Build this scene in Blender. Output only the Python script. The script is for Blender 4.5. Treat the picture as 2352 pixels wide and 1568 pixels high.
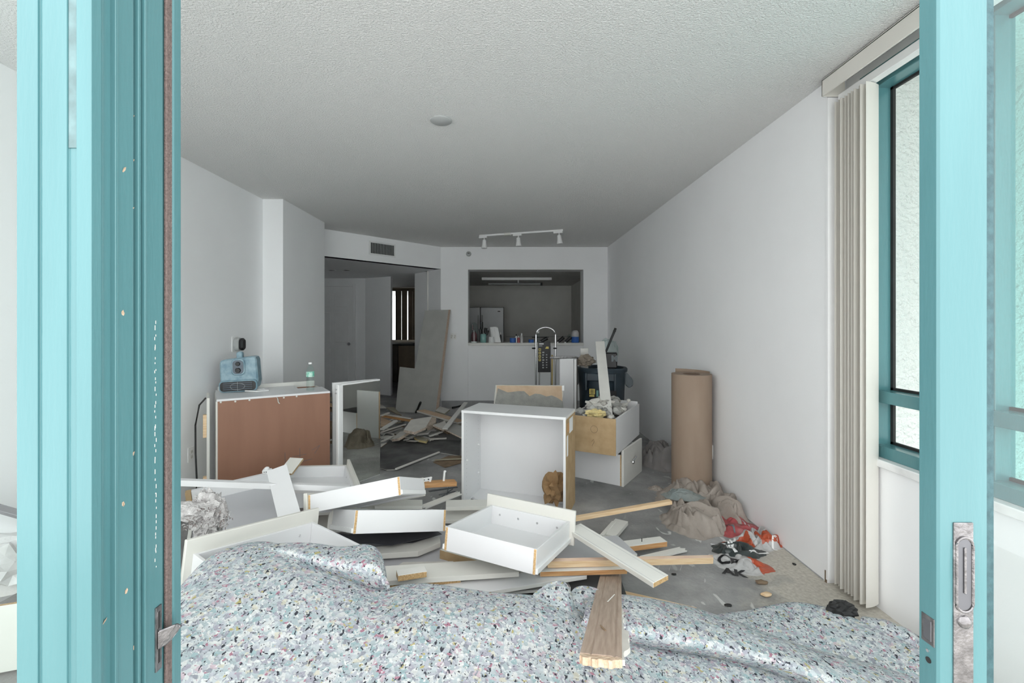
import bpy, bmesh, math, random
from mathutils import Vector, Matrix, noise
S = bpy.context.scene
for o in list(bpy.data.objects):
    bpy.data.objects.remove(o)
C = S.collection
random.seed(11)

# ------------------------------------------------------------------ camera, sky, exposure
F, CX, CY, CZ = 1050.0, 1160.0, 745.0, 1.32      # focal length and principal point for a 2352 x 1568 picture, eye height
cd = bpy.data.cameras.new('camera'); cam = bpy.data.objects.new('camera', cd); C.objects.link(cam)
cam.location = (0, 0, CZ); cam.rotation_euler = (math.pi / 2, 0, 0)
cd.sensor_width = 36.0; cd.sensor_fit = 'HORIZONTAL'; cd.lens = F / 2352 * 36
cd.shift_x = (1176 - CX) / 2352; cd.shift_y = -(784 - CY) / 2352
cd.clip_start = 0.02; cd.clip_end = 200
S.camera = cam
W = bpy.data.worlds.new('overcast_sky'); S.world = W; W.use_nodes = True
bg = W.node_tree.nodes['Background']; bg.inputs[0].default_value = (1.0, 0.997, 0.992, 1); bg.inputs[1].default_value = 1.0
S.view_settings.view_transform = 'Standard'; S.view_settings.look = 'None'
S.view_settings.gamma = 1.0; S.view_settings.use_curve_mapping = False
S.view_settings.exposure = 1.80
S.cycles.max_bounces = 16; S.cycles.diffuse_bounces = 12; S.cycles.transparent_max_bounces = 16

V = Vector
def P(px, py, Y):            # the point at depth Y seen at a pixel
    return V(((px - CX) / F * Y, Y, CZ - (py - CY) / F * Y))
def G(px, py, z=0.0):        # the point at height z seen at a pixel
    return P(px, py, F * (CZ - z) / (py - CY))
def onplane(px, py, p0, n):
    d = V(((px - CX) / F, 1, -(py - CY) / F)); e = V((0, 0, CZ))
    return e + d * ((p0 - e).dot(n) / d.dot(n))

# ------------------------------------------------------------------ materials
MATS = {}
def newmat(name):
    m = bpy.data.materials.new(name); m.use_nodes = True
    nt = m.node_tree; b = nt.nodes['Principled BSDF']; MATS[name] = m
    return m, nt, b
def nd(nt, t, **k):
    n = nt.nodes.new(t)
    for a, v in k.items():
        if a.startswith('i_'):
            n.inputs[int(a[2:]) if a[2:].isdigit() else a[2:].replace('_', ' ')].default_value = v
        else:
            setattr(n, a, v)
    return n
def lk(nt, a, b): nt.links.new(a, b)
def ramp(nt, stops, interp='LINEAR'):
    r = nt.nodes.new('ShaderNodeValToRGB'); r.color_ramp.interpolation = interp
    e = r.color_ramp.elements
    while len(e) < len(stops): e.new(0.5)
    for i, (p, c) in enumerate(stops):
        e[i].position = p; e[i].color = (*c, 1) if len(c) == 3 else c
    return r
def coords(nt, scale=(1, 1, 1), world=False):
    if world:
        g = nt.nodes.new('ShaderNodeNewGeometry'); src = g.outputs['Position']
    else:
        t = nt.nodes.new('ShaderNodeTexCoord'); src = t.outputs['Object']
    mp = nt.nodes.new('ShaderNodeMapping'); mp.inputs['Scale'].default_value = scale
    lk(nt, src, mp.inputs['Vector']); return mp.outputs[0]
def mat(name, col, rough=0.5, var=0.08, vscale=6.0, bump=0.0, bscale=60.0, metal=0.0, stretch=(1, 1, 1), col2=None, spec=0.5, detail=4.0, world=False, alpha=None, trans=0.0):
    m, nt, b = newmat(name)
    co = coords(nt, stretch, world)
    n = nd(nt, 'ShaderNodeTexNoise'); n.inputs['Scale'].default_value = vscale; n.inputs['Detail'].default_value = detail
    lk(nt, co, n.inputs['Vector'])
    if col2 is None:
        c1 = tuple(max(0, c * (1 - var)) for c in col); c2 = tuple(min(1, c * (1 + var)) for c in col)
    else: c1, c2 = col, col2
    r = ramp(nt, [(0.35, c1), (0.65, c2)]); lk(nt, n.outputs[0], r.inputs[0]); lk(nt, r.outputs[0], b.inputs['Base Color'])
    b.inputs['Roughness'].default_value = rough; b.inputs['Metallic'].default_value = metal
    b.inputs['Specular IOR Level'].default_value = spec
    if trans: b.inputs['Transmission Weight'].default_value = trans
    if bump:
        n2 = nd(nt, 'ShaderNodeTexNoise'); n2.inputs['Scale'].default_value = bscale; n2.inputs['Detail'].default_value = 3
        lk(nt, co, n2.inputs['Vector'])
        bp = nd(nt, 'ShaderNodeBump'); bp.inputs['Strength'].default_value = bump; bp.inputs['Distance'].default_value = 0.01
        lk(nt, n2.outputs[0], bp.inputs['Height']); lk(nt, bp.outputs[0], b.inputs['Normal'])
    return m
mat('wall', (.87, .873, .885), .75, .015, 2.0, .03, 120)
mat('white_trim', (.86, .86, .87), .5, .02)
mat('teal', (.080, .205, .222), .22, .06, 9, .06, 160, col2=(.092, .228, .246), stretch=(1, 1, .15))
mat('teal_dark', (.012, .060, .072), .4, .3, 60, .1, 90, col2=(.03, .10, .115))
mat('groove_film', (.115, .20, .21), .35, .2, 30)
mat('door_steel', (.24, .235, .24), .3, .25, 60, .15, 200, metal=.9)
mat('pile_strip', (.17, .13, .12), .95, .2, 200, .5, 400)
mat('melamine', (.72, .72, .73), .33, .012, 4)
mat('cream', (.68, .67, .625), .4, .02, 4)
mat('offwhite', (.72, .71, .675), .5, .04, 5)
mat('chip', (.50, .31, .13), .85, .25, 160, .5, 220, col2=(.72, .50, .27))
mat('chip_raw', (.40, .275, .145), .8, .1, 14, .1, 200, col2=(.47, .335, .19))
mat('pine', (.66, .45, .26), .6, .1, 9, .1, 60, stretch=(1, 14, 14), col2=(.76, .58, .38))
mat('pine_pink', (.72, .48, .36), .6, .1, 9, .1, 60, stretch=(1, 16, 16), col2=(.82, .64, .50))
mat('plank_brown', (.36, .27, .21), .6, .1, 7, .1, 60, stretch=(1, 16, 16), col2=(.46, .36, .29))
mat('wood_orange', (.50, .25, .10), .6, .1, 9, .1, 60, stretch=(1, 14, 14), col2=(.62, .36, .17))
mat('fresh_cut', (.50, .36, .25), .9, .12, 60, .8, 90, col2=(.64, .50, .37))
mat('hardboard', (.255, .125, .078), .55, .06, 3, .04, 200, stretch=(3, 1, .4), col2=(.29, .145, .093))
mat('old_brown', (.20, .14, .09), .8, .2, 12)
mat('gypsum', (.60, .58, .54), .9, .06, 10)
mat('gypsum_edge', (.66, .55, .46), .95, .2, 40, .5, 120)
mat('grey_paper', (.40, .395, .375), .85, .05, 6)
mat('olive_board', (.35, .32, .24), .85, .1, 9)
mat('grey_metal', (.16, .165, .18), .38, .1, 5, metal=.7)
mat('dark_sheet', (.095, .095, .095), .7, .35, 5, .1, 60)
mat('grey_inside', (.50, .50, .52), .55, .03, 3)
mat('chrome', (.75, .75, .76), .18, .05, metal=1.0)
mat('scratched_steel', (.62, .61, .62), .35, .2, 60, .2, 200, metal=.9)
mat('black_plastic', (.012, .012, .014), .4, .2)
mat('rubber', (.02, .02, .02), .7, .2)
mat('white_plastic', (.82, .82, .82), .35, .02)
mat('grey_plastic', (.42, .43, .43), .5, .05)
mat('can_blue', (.030, .047, .062), .45, .15, 5)
mat('can_handle', (.16, .185, .20), .5, .1, 8)
mat('kraft', (.27, .195, .145), .7, .06, 10, .08, 300, stretch=(1, 1, .3), col2=(.30, .225, .17))
mat('kraft_dark', (.15, .10, .07), .8, .1)
mat('brown_paper', (.28, .17, .08), .8, .1, 14, .15, 60)
mat('cloth_beige', (.29, .25, .22), .95, .12, 8, .35, 260, col2=(.38, .335, .30))
mat('cloth_grey', (.23, .215, .21), .95, .12, 7, .35, 260, col2=(.30, .285, .28))
mat('cloth_brown', (.22, .185, .15), .95, .12, 7, .35, 260, col2=(.30, .26, .21))
mat('marble', (.80, .80, .80), .25, .06, 14)
mat('blue_shell', (.16, .27, .34), .4, .2, 18, .1, 60, col2=(.30, .42, .48))
mat('cloth_teal', (.20, .235, .235), .95, .1, 9, .3, 200, col2=(.27, .29, .28))
mat('blue_tape', (.03, .12, .42), .5, .1)
mat('yellow_label', (.75, .60, .16), .5, .05)
mat('yellow_wood', (.55, .42, .18), .5, .1, 9, stretch=(8, 8, 1))
mat('foam', (.72, .60, .30), .95, .1, 20, .8, 60)
mat('rag', (.42, .40, .40), .95, .1, 40, .9, 140, col2=(.60, .58, .575))
mat('rag_dark', (.20, .17, .16), .95, .2)
mat('red_plastic', (.36, .07, .075), .3, .15, 14, .2, 40)
mat('orange_plastic', (.42, .075, .03), .3, .1, 14, .2, 40)
mat('slate_plastic', (.09, .115, .15), .3, .15, 14, .2, 40)
mat('clear_bag', (.47, .465, .465), .28, .12, 14, .3, 40)
mat('dark_bag', (.035, .045, .045), .3, .2, 14, .2, 40)
mat('fridge', (.60, .61, .63), .35, .03)
mat('dark_cabinet', (.06, .05, .045), .5, .2)
mat('cabinet_tan', (.18, .14, .10), .6, .1)
mat('blind', (.71, .685, .64), .5, .02, 5, stretch=(1, 1, .02))
mat('green_label', (.10, .50, .36), .4, .3, 60, col2=(.62, .82, .74))
mat('jar_teal', (.20, .38, .36), .25, .1)
mat('maroon', (.10, .025, .035), .35, .3, 60)
mat('paper_white', (.80, .80, .80), .8, .03)
mat('rubble', (.20, .19, .17), .95, .4, 26, .5, 80, col2=(.55, .53, .49))
mat('mortar', (.27, .27, .255), .95, .12, 16, .5, 90, col2=(.34, .335, .315))
mat('tan_board', (.52, .37, .25), .85, .08, 12, col2=(.60, .45, .32))
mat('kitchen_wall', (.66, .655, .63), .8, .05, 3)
mat('grout', (.38, .38, .39), .9, .1, 8, .2, 90)

def _ceiling():
    m, nt, b = newmat('popcorn')
    co = coords(nt)
    b.inputs['Base Color'].default_value = (.88, .875, .865, 1); b.inputs['Roughness'].default_value = .95
    n = nd(nt, 'ShaderNodeTexNoise'); n.inputs['Scale'].default_value = 105; n.inputs['Detail'].default_value = 4; n.inputs['Roughness'].default_value = .6
    lk(nt, co, n.inputs['Vector'])
    r = ramp(nt, [(0.38, (0, 0, 0)), (0.68, (1, 1, 1))]); lk(nt, n.outputs[0], r.inputs[0])
    bp = nd(nt, 'ShaderNodeBump'); bp.inputs['Strength'].default_value = 1.0; bp.inputs['Distance'].default_value = .0055
    lk(nt, r.outputs[0], bp.inputs['Height']); lk(nt, bp.outputs[0], b.inputs['Normal'])
_ceiling()
def _stucco():
    m, nt, b = newmat('stucco')
    co = coords(nt)
    b.inputs['Base Color'].default_value = (.82, .82, .80, 1); b.inputs['Roughness'].default_value = .95
    n = nd(nt, 'ShaderNodeTexNoise'); n.inputs['Scale'].default_value = 34; n.inputs['Detail'].default_value = 5
    lk(nt, co, n.inputs['Vector'])
    bp = nd(nt, 'ShaderNodeBump'); bp.inputs['Strength'].default_value = 1.0; bp.inputs['Distance'].default_value = .035
    lk(nt, n.outputs[0], bp.inputs['Height']); lk(nt, bp.outputs[0], b.inputs['Normal'])
_stucco()
def _concrete():
    m, nt, b = newmat('concrete')
    co = coords(nt)
    n = nd(nt, 'ShaderNodeTexNoise'); n.inputs['Scale'].default_value = 1.7; n.inputs['Detail'].default_value = 7; n.inputs['Roughness'].default_value = .62
    lk(nt, co, n.inputs['Vector'])
    r = ramp(nt, [(0.30, (.15, .15, .152)), (0.5, (.27, .268, .268)), (0.70, (.44, .435, .43))]); lk(nt, n.outputs[0], r.inputs[0])
    # dried paint splashes
    mp = coords(nt, (1.0, .55, 1))
    v = nd(nt, 'ShaderNodeTexNoise'); v.inputs['Scale'].default_value = 14; v.inputs['Detail'].default_value = 2; v.inputs['Distortion'].default_value = .6
    lk(nt, mp, v.inputs['Vector'])
    vr = ramp(nt, [(0.655, (0, 0, 0)), (0.68, (1, 1, 1))]); lk(nt, v.outputs[0], vr.inputs[0])
    n3 = nd(nt, 'ShaderNodeTexNoise'); n3.inputs['Scale'].default_value = 1.1; lk(nt, co, n3.inputs['Vector'])
    n3r = ramp(nt, [(0.45, (0, 0, 0)), (0.6, (.9, .9, .9))]); lk(nt, n3.outputs[0], n3r.inputs[0])
    mu = nd(nt, 'ShaderNodeMath', operation='MULTIPLY'); lk(nt, vr.outputs[0], mu.inputs[0]); lk(nt, n3r.outputs[0], mu.inputs[1])
    mx = nd(nt, 'ShaderNodeMixRGB'); mx.inputs[2].default_value = (.58, .58, .57, 1)
    lk(nt, mu.outputs[0], mx.inputs[0]); lk(nt, r.outputs[0], mx.inputs[1])
    # crust of old beige levelling compound along the window wall
    sx = nd(nt, 'ShaderNodeSeparateXYZ'); lk(nt, co, sx.inputs[0])
    n4 = nd(nt, 'ShaderNodeTexNoise'); n4.inputs['Scale'].default_value = 5; n4.inputs['Detail'].default_value = 6; lk(nt, co, n4.inputs['Vector'])
    a = nd(nt, 'ShaderNodeMath', operation='MULTIPLY_ADD'); a.inputs[1].default_value = .55; lk(nt, n4.outputs[0], a.inputs[0]); lk(nt, sx.outputs[0], a.inputs[2])
    yy = nd(nt, 'ShaderNodeMath', operation='MULTIPLY_ADD'); yy.inputs[1].default_value = -.5; yy.inputs[2].default_value = 1.2
    lk(nt, sx.outputs[1], yy.inputs[0])
    ad = nd(nt, 'ShaderNodeMath', operation='ADD'); lk(nt, a.outputs[0], ad.inputs[0]); lk(nt, yy.outputs[0], ad.inputs[1])
    cr = ramp(nt, [(0.0, (0, 0, 0)), (1.0, (1, 1, 1))]); cr.color_ramp.elements[0].position = .0
    mr = nd(nt, 'ShaderNodeMapRange'); mr.inputs[1].default_value = 1.52; mr.inputs[2].default_value = 1.72
    lk(nt, ad.outputs[0], mr.inputs[0])
    n5 = nd(nt, 'ShaderNodeTexNoise'); n5.inputs['Scale'].default_value = 60; n5.inputs['Detail'].default_value = 4; lk(nt, co, n5.inputs['Vector'])
    br = ramp(nt, [(0.3, (.40, .37, .32)), (0.7, (.56, .53, .47))]); lk(nt, n5.outputs[0], br.inputs[0])
    m2 = nd(nt, 'ShaderNodeMixRGB'); lk(nt, mr.outputs[0], m2.inputs[0]); lk(nt, mx.outputs[0], m2.inputs[1]); lk(nt, br.outputs[0], m2.inputs[2])
    lk(nt, m2.outputs[0], b.inputs['Base Color'])
    b.inputs['Roughness'].default_value = .62; b.inputs['Specular IOR Level'].default_value = .4
    bp = nd(nt, 'ShaderNodeBump'); bp.inputs['Strength'].default_value = .35; bp.inputs['Distance'].default_value = .01
    lk(nt, n5.outputs[0], bp.inputs['Height']); lk(nt, bp.outputs[0], b.inputs['Normal'])
_concrete()
def _pad():
    m, nt, b = newmat('rebond_foam')
    co = coords(nt)
    n = nd(nt, 'ShaderNodeTexNoise'); n.inputs['Scale'].default_value = 70; n.inputs['Detail'].default_value = 3; lk(nt, co, n.inputs['Vector'])
    w = nd(nt, 'ShaderNodeMixRGB', blend_type='ADD'); w.inputs[0].default_value = .016
    lk(nt, co, w.inputs[1]); lk(nt, n.outputs['Color'], w.inputs[2])
    def cells(scale, stops):
        v = nd(nt, 'ShaderNodeTexVoronoi'); v.inputs['Scale'].default_value = scale; lk(nt, w.outputs[0], v.inputs['Vector'])
        s_ = nd(nt, 'ShaderNodeSeparateColor'); lk(nt, v.outputs['Color'], s_.inputs[0])
        r = ramp(nt, stops, 'CONSTANT'); lk(nt, s_.outputs[0], r.inputs[0]); return r, v
    base, v1 = cells(62, [(0, (.36, .42, .44)), (.18, (.46, .50, .52)), (.36, (.40, .42, .46)), (.52, (.54, .56, .56)), (.70, (.30, .40, .42)), (.78, (.34, .34, .39)), (.86, (.52, .51, .44)), (.90, (.48, .40, .44)), (.94, (.44, .49, .51))])
    cur = base.outputs[0]
    def fleck(scale, th, col, off, stretch=(1, 1, 1), soft=.02):
        nonlocal cur
        mp = nd(nt, 'ShaderNodeMapping'); mp.inputs['Location'].default_value = (off, off * .7, off * .3); mp.inputs['Scale'].default_value = stretch; lk(nt, w.outputs[0], mp.inputs[0])
        t_ = nd(nt, 'ShaderNodeTexNoise'); t_.inputs['Scale'].default_value = scale; t_.inputs['Detail'].default_value = 1.5; lk(nt, mp.outputs[0], t_.inputs['Vector'])
        r = ramp(nt, [(th, (0, 0, 0)), (th + soft, (1, 1, 1))]); lk(nt, t_.outputs[0], r.inputs[0])
        x = nd(nt, 'ShaderNodeMixRGB'); x.inputs[2].default_value = (*col, 1); lk(nt, r.outputs[0], x.inputs[0]); lk(nt, cur, x.inputs[1]); cur = x.outputs[0]
    fleck(72, .59, (.26, .275, .31), 3.1, (1, .7, 1), .06)
    fleck(48, .665, (.36, .185, .24), 7.7)
    fleck(44, .69, (.40, .36, .17), 12.3)
    fleck(90, .62, (.62, .64, .63), 17.9)
    fleck(66, .655, (.045, .048, .06), 23.3, (1.3, .6, 1))
    fleck(120, .665, (.03, .032, .04), 29.1, (1, 1, 1))
    lk(nt, cur, b.inputs['Base Color']); b.inputs['Roughness'].default_value = .9; b.inputs['Specular IOR Level'].default_value = .25
    bp = nd(nt, 'ShaderNodeBump'); bp.inputs['Strength'].default_value = .5; bp.inputs['Distance'].default_value = .004
    lk(nt, v1.outputs['Distance'], bp.inputs['Height']); lk(nt, bp.outputs[0], b.inputs['Normal'])
_pad()
def _glass(name, tint, speck=0.0):
    m, nt, b = newmat(name); nt.nodes.remove(b)
    out = nt.nodes['Material Output']
    t = nd(nt, 'ShaderNodeBsdfTransparent'); t.inputs[0].default_value = (*tint, 1)
    g = nd(nt, 'ShaderNodeBsdfGlossy'); g.inputs['Roughness'].default_value = .02
    lw = nd(nt, 'ShaderNodeLayerWeight'); pw = nd(nt, 'ShaderNodeMath', operation='POWER'); pw.inputs[1].default_value = 4.0; lk(nt, lw.outputs['Facing'], pw.inputs[0])
    fr = nd(nt, 'ShaderNodeMath', operation='MULTIPLY_ADD'); fr.inputs[1].default_value = .5; fr.inputs[2].default_value = .03; lk(nt, pw.outputs[0], fr.inputs[0])
    mx = nd(nt, 'ShaderNodeMixShader'); lk(nt, fr.outputs[0], mx.inputs[0]); lk(nt, t.outputs[0], mx.inputs[1]); lk(nt, g.outputs[0], mx.inputs[2])
    lk(nt, mx.outputs[0], out.inputs[0])
_glass('glass', (.955, .985, .98)); _glass('tinted_glass', (.66, .90, .89)); _glass('clear_plastic', (.90, .95, .94))
def _mirror():
    m, nt, b = newmat('mirror'); b.inputs['Base Color'].default_value = (.82, .84, .80, 1); b.inputs['Metallic'].default_value = 1; b.inputs['Roughness'].default_value = .015
_mirror()
M_ = MATS

# ------------------------------------------------------------------ mesh helpers
def ortho(x, up=(0, 0, 1)):
    x = V(x).normalized(); u = V(up)
    y = u.cross(x)
    if y.length < 1e-4: y = V((0, 1, 0)).cross(x)
    y.normalize(); return x, y, x.cross(y)
def frame(o, x, y):          # right-handed frame from an x axis and an approximate y axis
    x = V(x).normalized(); y = V(y); y = (y - x * x.dot(y)).normalized(); z = x.cross(y)
    m = Matrix((x, y, z)).transposed().to_4x4(); m.translation = V(o); return m
class MB:
    def __init__(s): s.v = []; s.f = []; s.m = []; s.mats = []
    def mi(s, name):
        if name not in s.mats: s.mats.append(name)
        return s.mats.index(name)
    def add(s, vs, fs, mats, M=None):
        b = len(s.v); s.v += [tuple(M @ V(v)) if M else tuple(v) for v in vs]
        for i, f in enumerate(fs):
            s.f.append(tuple(b + k for k in f)); s.m.append(s.mi(mats[i] if isinstance(mats, (list, tuple)) else mats))
    def box(s, lo, hi, m='melamine', M=None):
        # m: one name or a dict with '-x','+x','-y','+y','-z','+z' and '' for the rest
        x0, y0, z0 = lo; x1, y1, z1 = hi
        vs = [(x0, y0, z0), (x1, y0, z0), (x1, y1, z0), (x0, y1, z0), (x0, y0, z1), (x1, y0, z1), (x1, y1, z1), (x0, y1, z1)]
        fs = [(0, 3, 2, 1), (4, 5, 6, 7), (0, 1, 5, 4), (2, 3, 7, 6), (1, 2, 6, 5), (3, 0, 4, 7)]
        ks = ['-z', '+z', '-y', '+y', '+x', '-x']
        s.add(vs, fs, [m.get(k, m.get('')) for k in ks] if isinstance(m, dict) else m, M); return s
    def prism(s, pts, d, m, edge=None, M=None):   # polygon (3D points) extruded by vector d
        n = len(pts); d = V(d); a = [V(p) for p in pts]; b = [p + d for p in a]
        nn = V((0, 0, 0))
        for i in range(n): nn += a[i].cross(a[(i + 1) % n])
        if nn.dot(d) < 0: a.reverse(); b.reverse()
        fs = [tuple(range(n - 1, -1, -1)), tuple(range(n, 2 * n))] + [(i, (i + 1) % n, n + (i + 1) % n, n + i) for i in range(n)]
        s.add(a + b, fs, [m, m] + [edge or m] * n, M); return s
    def cyl(s, p0, p1, r0, r1=None, n=16, m='chrome', caps=True, M=None):
        r1 = r0 if r1 is None else r1; p0, p1 = V(p0), V(p1); x, y, z = ortho(p1 - p0, (0, 0, 1) if abs((p1 - p0).normalized().z) < .99 else (0, 1, 0))
        vs = []
        for p, r in ((p0, r0), (p1, r1)):
            for i in range(n):
                a = 2 * math.pi * i / n; vs.append(p + y * (r * math.cos(a)) + z * (r * math.sin(a)))
        fs = [(i, (i + 1) % n, n + (i + 1) % n, n + i) for i in range(n)]
        if caps: fs += [tuple(range(n - 1, -1, -1)), tuple(range(n, 2 * n))]
        s.add(vs, fs, m, M); return s
    def tube(s, pts, r, n=8, m='black_plastic', closed=False):
        pts = [V(p) for p in pts]; k = len(pts); vs = []; up = V((0, 0, 1))
        for i, p in enumerate(pts):
            d = (pts[min(i + 1, k - 1)] - pts[max(i - 1, 0)]).normalized()
            x, y, z = ortho(d, up if abs(d.dot(up)) < .95 else (0, 1, 0)); rr = r[i] if isinstance(r, (list, tuple)) else r
            for j in range(n):
                a = 2 * math.pi * j / n; vs.append(p + y * (rr * math.cos(a)) + z * (rr * math.sin(a)))
        fs = [(i * n + j, i * n + (j + 1) % n, (i + 1) * n + (j + 1) % n, (i + 1) * n + j) for i in range(k - 1) for j in range(n)]
        fs += [tuple(range(n - 1, -1, -1)), tuple(range((k - 1) * n, k * n))]
        s.add(vs, fs, m); return s
    def lathe(s, prof, n=24, m='melamine', c=(0, 0, 0), sx=1.0, sy=1.0):
        vs = []; k = len(prof); c = V(c)
        for r, z in prof:
            for i in range(n):
                a = 2 * math.pi * i / n; vs.append(c + V((r * sx * math.cos(a), r * sy * math.sin(a), z)))
        fs = [(i * n + j, i * n + (j + 1) % n, (i + 1) * n + (j + 1) % n, (i + 1) * n + j) for i in range(k - 1) for j in range(n)]
        mm = [m] * len(fs)
        if prof[0][0] > 1e-6: fs.append(tuple(range(n - 1, -1, -1)))
        if prof[-1][0] > 1e-6: fs.append(tuple(range((k - 1) * n, k * n)))
        s.add(vs, fs, m); return s
    def grid(s, rows, m, closed=False):
        k = len(rows); n = len(rows[0]); vs = [p for r in rows for p in r]
        fs = [(i * n + j, i * n + j + 1, (i + 1) * n + j + 1, (i + 1) * n + j) for i in range(k - 1) for j in range(n - 1)]
        s.add(vs, fs, m); return s
    def build(s, name, parent=None, M=None, smooth=False, bevel=0.0, origin=None):
        me = bpy.data.meshes.new(name)
        vs = s.v
        if origin is not None: vs = [tuple(V(v) - V(origin)) for v in vs]
        me.from_pydata(vs, [], s.f)
        for n in s.mats: me.materials.append(M_[n])
        for p, i in zip(me.polygons, s.m): p.material_index = i; p.use_smooth = smooth
        if bevel:
            bm = bmesh.new(); bm.from_mesh(me)
            es = [e for e in bm.edges if len(e.link_faces) == 2 and e.calc_face_angle(0) > .5]
            try: bmesh.ops.bevel(bm, geom=es, offset=bevel, segments=1, affect='EDGES', profile=.5, clamp_overlap=True)
            except Exception: pass
            bm.to_mesh(me); bm.free()
        if smooth and hasattr(me, 'set_sharp_from_angle'):
            me.set_sharp_from_angle(angle=.75)
        o = bpy.data.objects.new(name, me); C.objects.link(o)
        if M is not None: o.matrix_local = M
        elif origin is not None: o.location = origin
        if parent is not None: o.parent = parent
        return o
def tag(o, label=None, cat=None, group=None, kind=None):
    if label: o['label'] = label
    if cat: o['category'] = cat
    if group: o['group'] = group
    if kind: o['kind'] = kind
    return o
def thing(name, label, cat, M=None, group=None, kind=None):
    o = bpy.data.objects.new(name, None); o.empty_display_size = .05; C.objects.link(o)
    if M is not None: o.matrix_local = M if isinstance(M, Matrix) else Matrix.Translation(V(M))
    return tag(o, label, cat, group, kind)
def struct(name, mb, label, bevel=0.0, parent=None):
    o = mb.build(name, parent, bevel=bevel)
    if parent is None: tag(o, label, None, None, 'structure')
    return o
def copy_tree(o, parent=None):
    c = o.copy(); C.objects.link(c); c.parent = parent
    for ch in list(o.children): copy_tree(ch, c)
    return c
# ------------------------------------------------------------------ the room
ZC = 2.562; XL, XR, XW, XB = -2.40, 1.645, 1.74, -2.20; YB = 7.33; ZH = 2.21
A0, B0 = V((-2.45, 5.84, 0)), V((-1.03, 7.33, 0))          # the slanted wall over the hall opening
struct('floor', MB().box((-4.6, .70, -.12), (2.0, 14.0, 0), 'concrete'), 'bare stained grey concrete floor')
struct('ceiling', MB().prism([(-2.55, .66, ZC), (1.95, .66, ZC), (1.95, 7.7, ZC), (-1.2, 7.7, ZC), (-2.55, 6.1, ZC)], (0, 0, .12), 'popcorn'), 'white popcorn textured ceiling')
struct('wall_left', MB().box((XL - .1, .80, 0), (XL, 4.53, ZC), 'wall').box((XL - .1, 4.53, 0), (XB, 5.57, ZC), 'wall').box((-2.6, 5.57, 0), (XL - .05, 5.95, ZC), 'wall'), 'white painted left wall with a boxed-out column')
YE = 2.335
struct('wall_right', MB().box((XR, YE, 0), (XW + .1, 7.7, ZC), 'wall'), 'white painted long right wall')
# window wall, opening Y .87..2.23, Z .70..2.515
struct('wall_window', MB().box((XW, .80, 0), (XW + .14, YE, .69), 'wall').box((XW, .80, 2.515), (XW + .14, YE, ZC), 'white_trim').box((XW, 2.225, .69), (XW + .14, YE, 2.515), 'white_trim').box((XW, .80, .69), (XW + .14, .90, 2.515), 'white_trim'), 'white wall below the side window')
# back wall with pass-through
x0, x1, zb = -.593, 1.257, 2.20
struct('wall_back', MB().box((-1.03, YB, 0), (x0, YB + .3, ZC), 'wall').box((x1, YB, 0), (XW, YB + .3, ZC), 'wall').box((x0, YB, zb), (x1, YB + .3, ZC), 'wall')
       .box((x0, YB + .02, 0), (x1, YB + .3, .985), 'wall').box((x0, YB + .008, .945), (x1, YB + .02, .985), 'white_trim'), 'white far wall with kitchen pass-through opening')
# slanted wall above hall opening and hall ceiling
nv = (B0 - A0).cross(V((0, 0, 1))).normalized()              # towards the camera
struct('wall_slant', MB().prism([A0 + V((0, 0, ZH)), B0 + V((0, 0, ZH)), B0 + V((0, 0, ZC)), A0 + V((0, 0, ZC))], -nv * .12, 'wall'), 'slanted wall section above the hall opening')
struct('trim_1', MB().prism([(-1.03, YB, 0), (-1.58, 8.0, 0), (-1.50, 8.07, 0), (-.95, YB + .1, 0)], (0, 0, ZH), 'wall'), 'deep white return beside the hall opening')
struct('ceiling_hall', MB().prism([(-4.6, 5.95, ZH), (-2.45, 5.86, ZH), (-1.05, 7.34, ZH), (-.95, 7.6, ZH), (-1.45, 8.2, ZH), (-1.2, 14, ZH), (-4.6, 14, ZH)], (0, 0, .08), 'wall'), 'lower white ceiling over the hall')
struct('wall_hall', MB().box((-4.6, 8.80, 0), (-2.69, 8.92, ZH + .05), 'wall').prism([(-2.69, 8.80, 0), (-2.12, 8.48, 0), (-2.12, 8.6, 0), (-2.69, 8.92, 0)], (0, 0, ZH + .05), 'wall')
       .box((-4.7, 5.9, 0), (-4.6, 14, 2.4), 'wall').box((-4.6, 5.85, 0), (-2.5, 5.95, 2.4), 'wall'), 'white hall wall beside the panel door')
# room beyond the hall with a daylight window
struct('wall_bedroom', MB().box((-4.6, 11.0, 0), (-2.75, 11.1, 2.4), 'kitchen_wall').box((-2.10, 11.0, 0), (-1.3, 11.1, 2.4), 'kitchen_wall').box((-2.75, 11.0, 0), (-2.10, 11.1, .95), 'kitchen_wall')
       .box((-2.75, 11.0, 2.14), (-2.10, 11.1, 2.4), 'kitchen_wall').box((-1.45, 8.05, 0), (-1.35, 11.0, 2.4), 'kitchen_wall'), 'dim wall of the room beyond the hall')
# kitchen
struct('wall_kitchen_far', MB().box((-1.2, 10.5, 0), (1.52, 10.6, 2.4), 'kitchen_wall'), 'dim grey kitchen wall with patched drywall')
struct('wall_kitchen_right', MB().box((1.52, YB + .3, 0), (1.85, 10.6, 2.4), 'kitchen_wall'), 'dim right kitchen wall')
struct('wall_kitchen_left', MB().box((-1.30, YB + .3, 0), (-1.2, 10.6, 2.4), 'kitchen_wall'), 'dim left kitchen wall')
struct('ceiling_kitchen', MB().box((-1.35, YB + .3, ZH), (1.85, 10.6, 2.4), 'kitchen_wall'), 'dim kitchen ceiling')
struct('counter_ledge', MB().box((x0 + .002, YB - .035, .985), (x1 - .002, YB + .42, 1.027), 'offwhite'), 'white ledge of the kitchen pass-through', .004)
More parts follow.
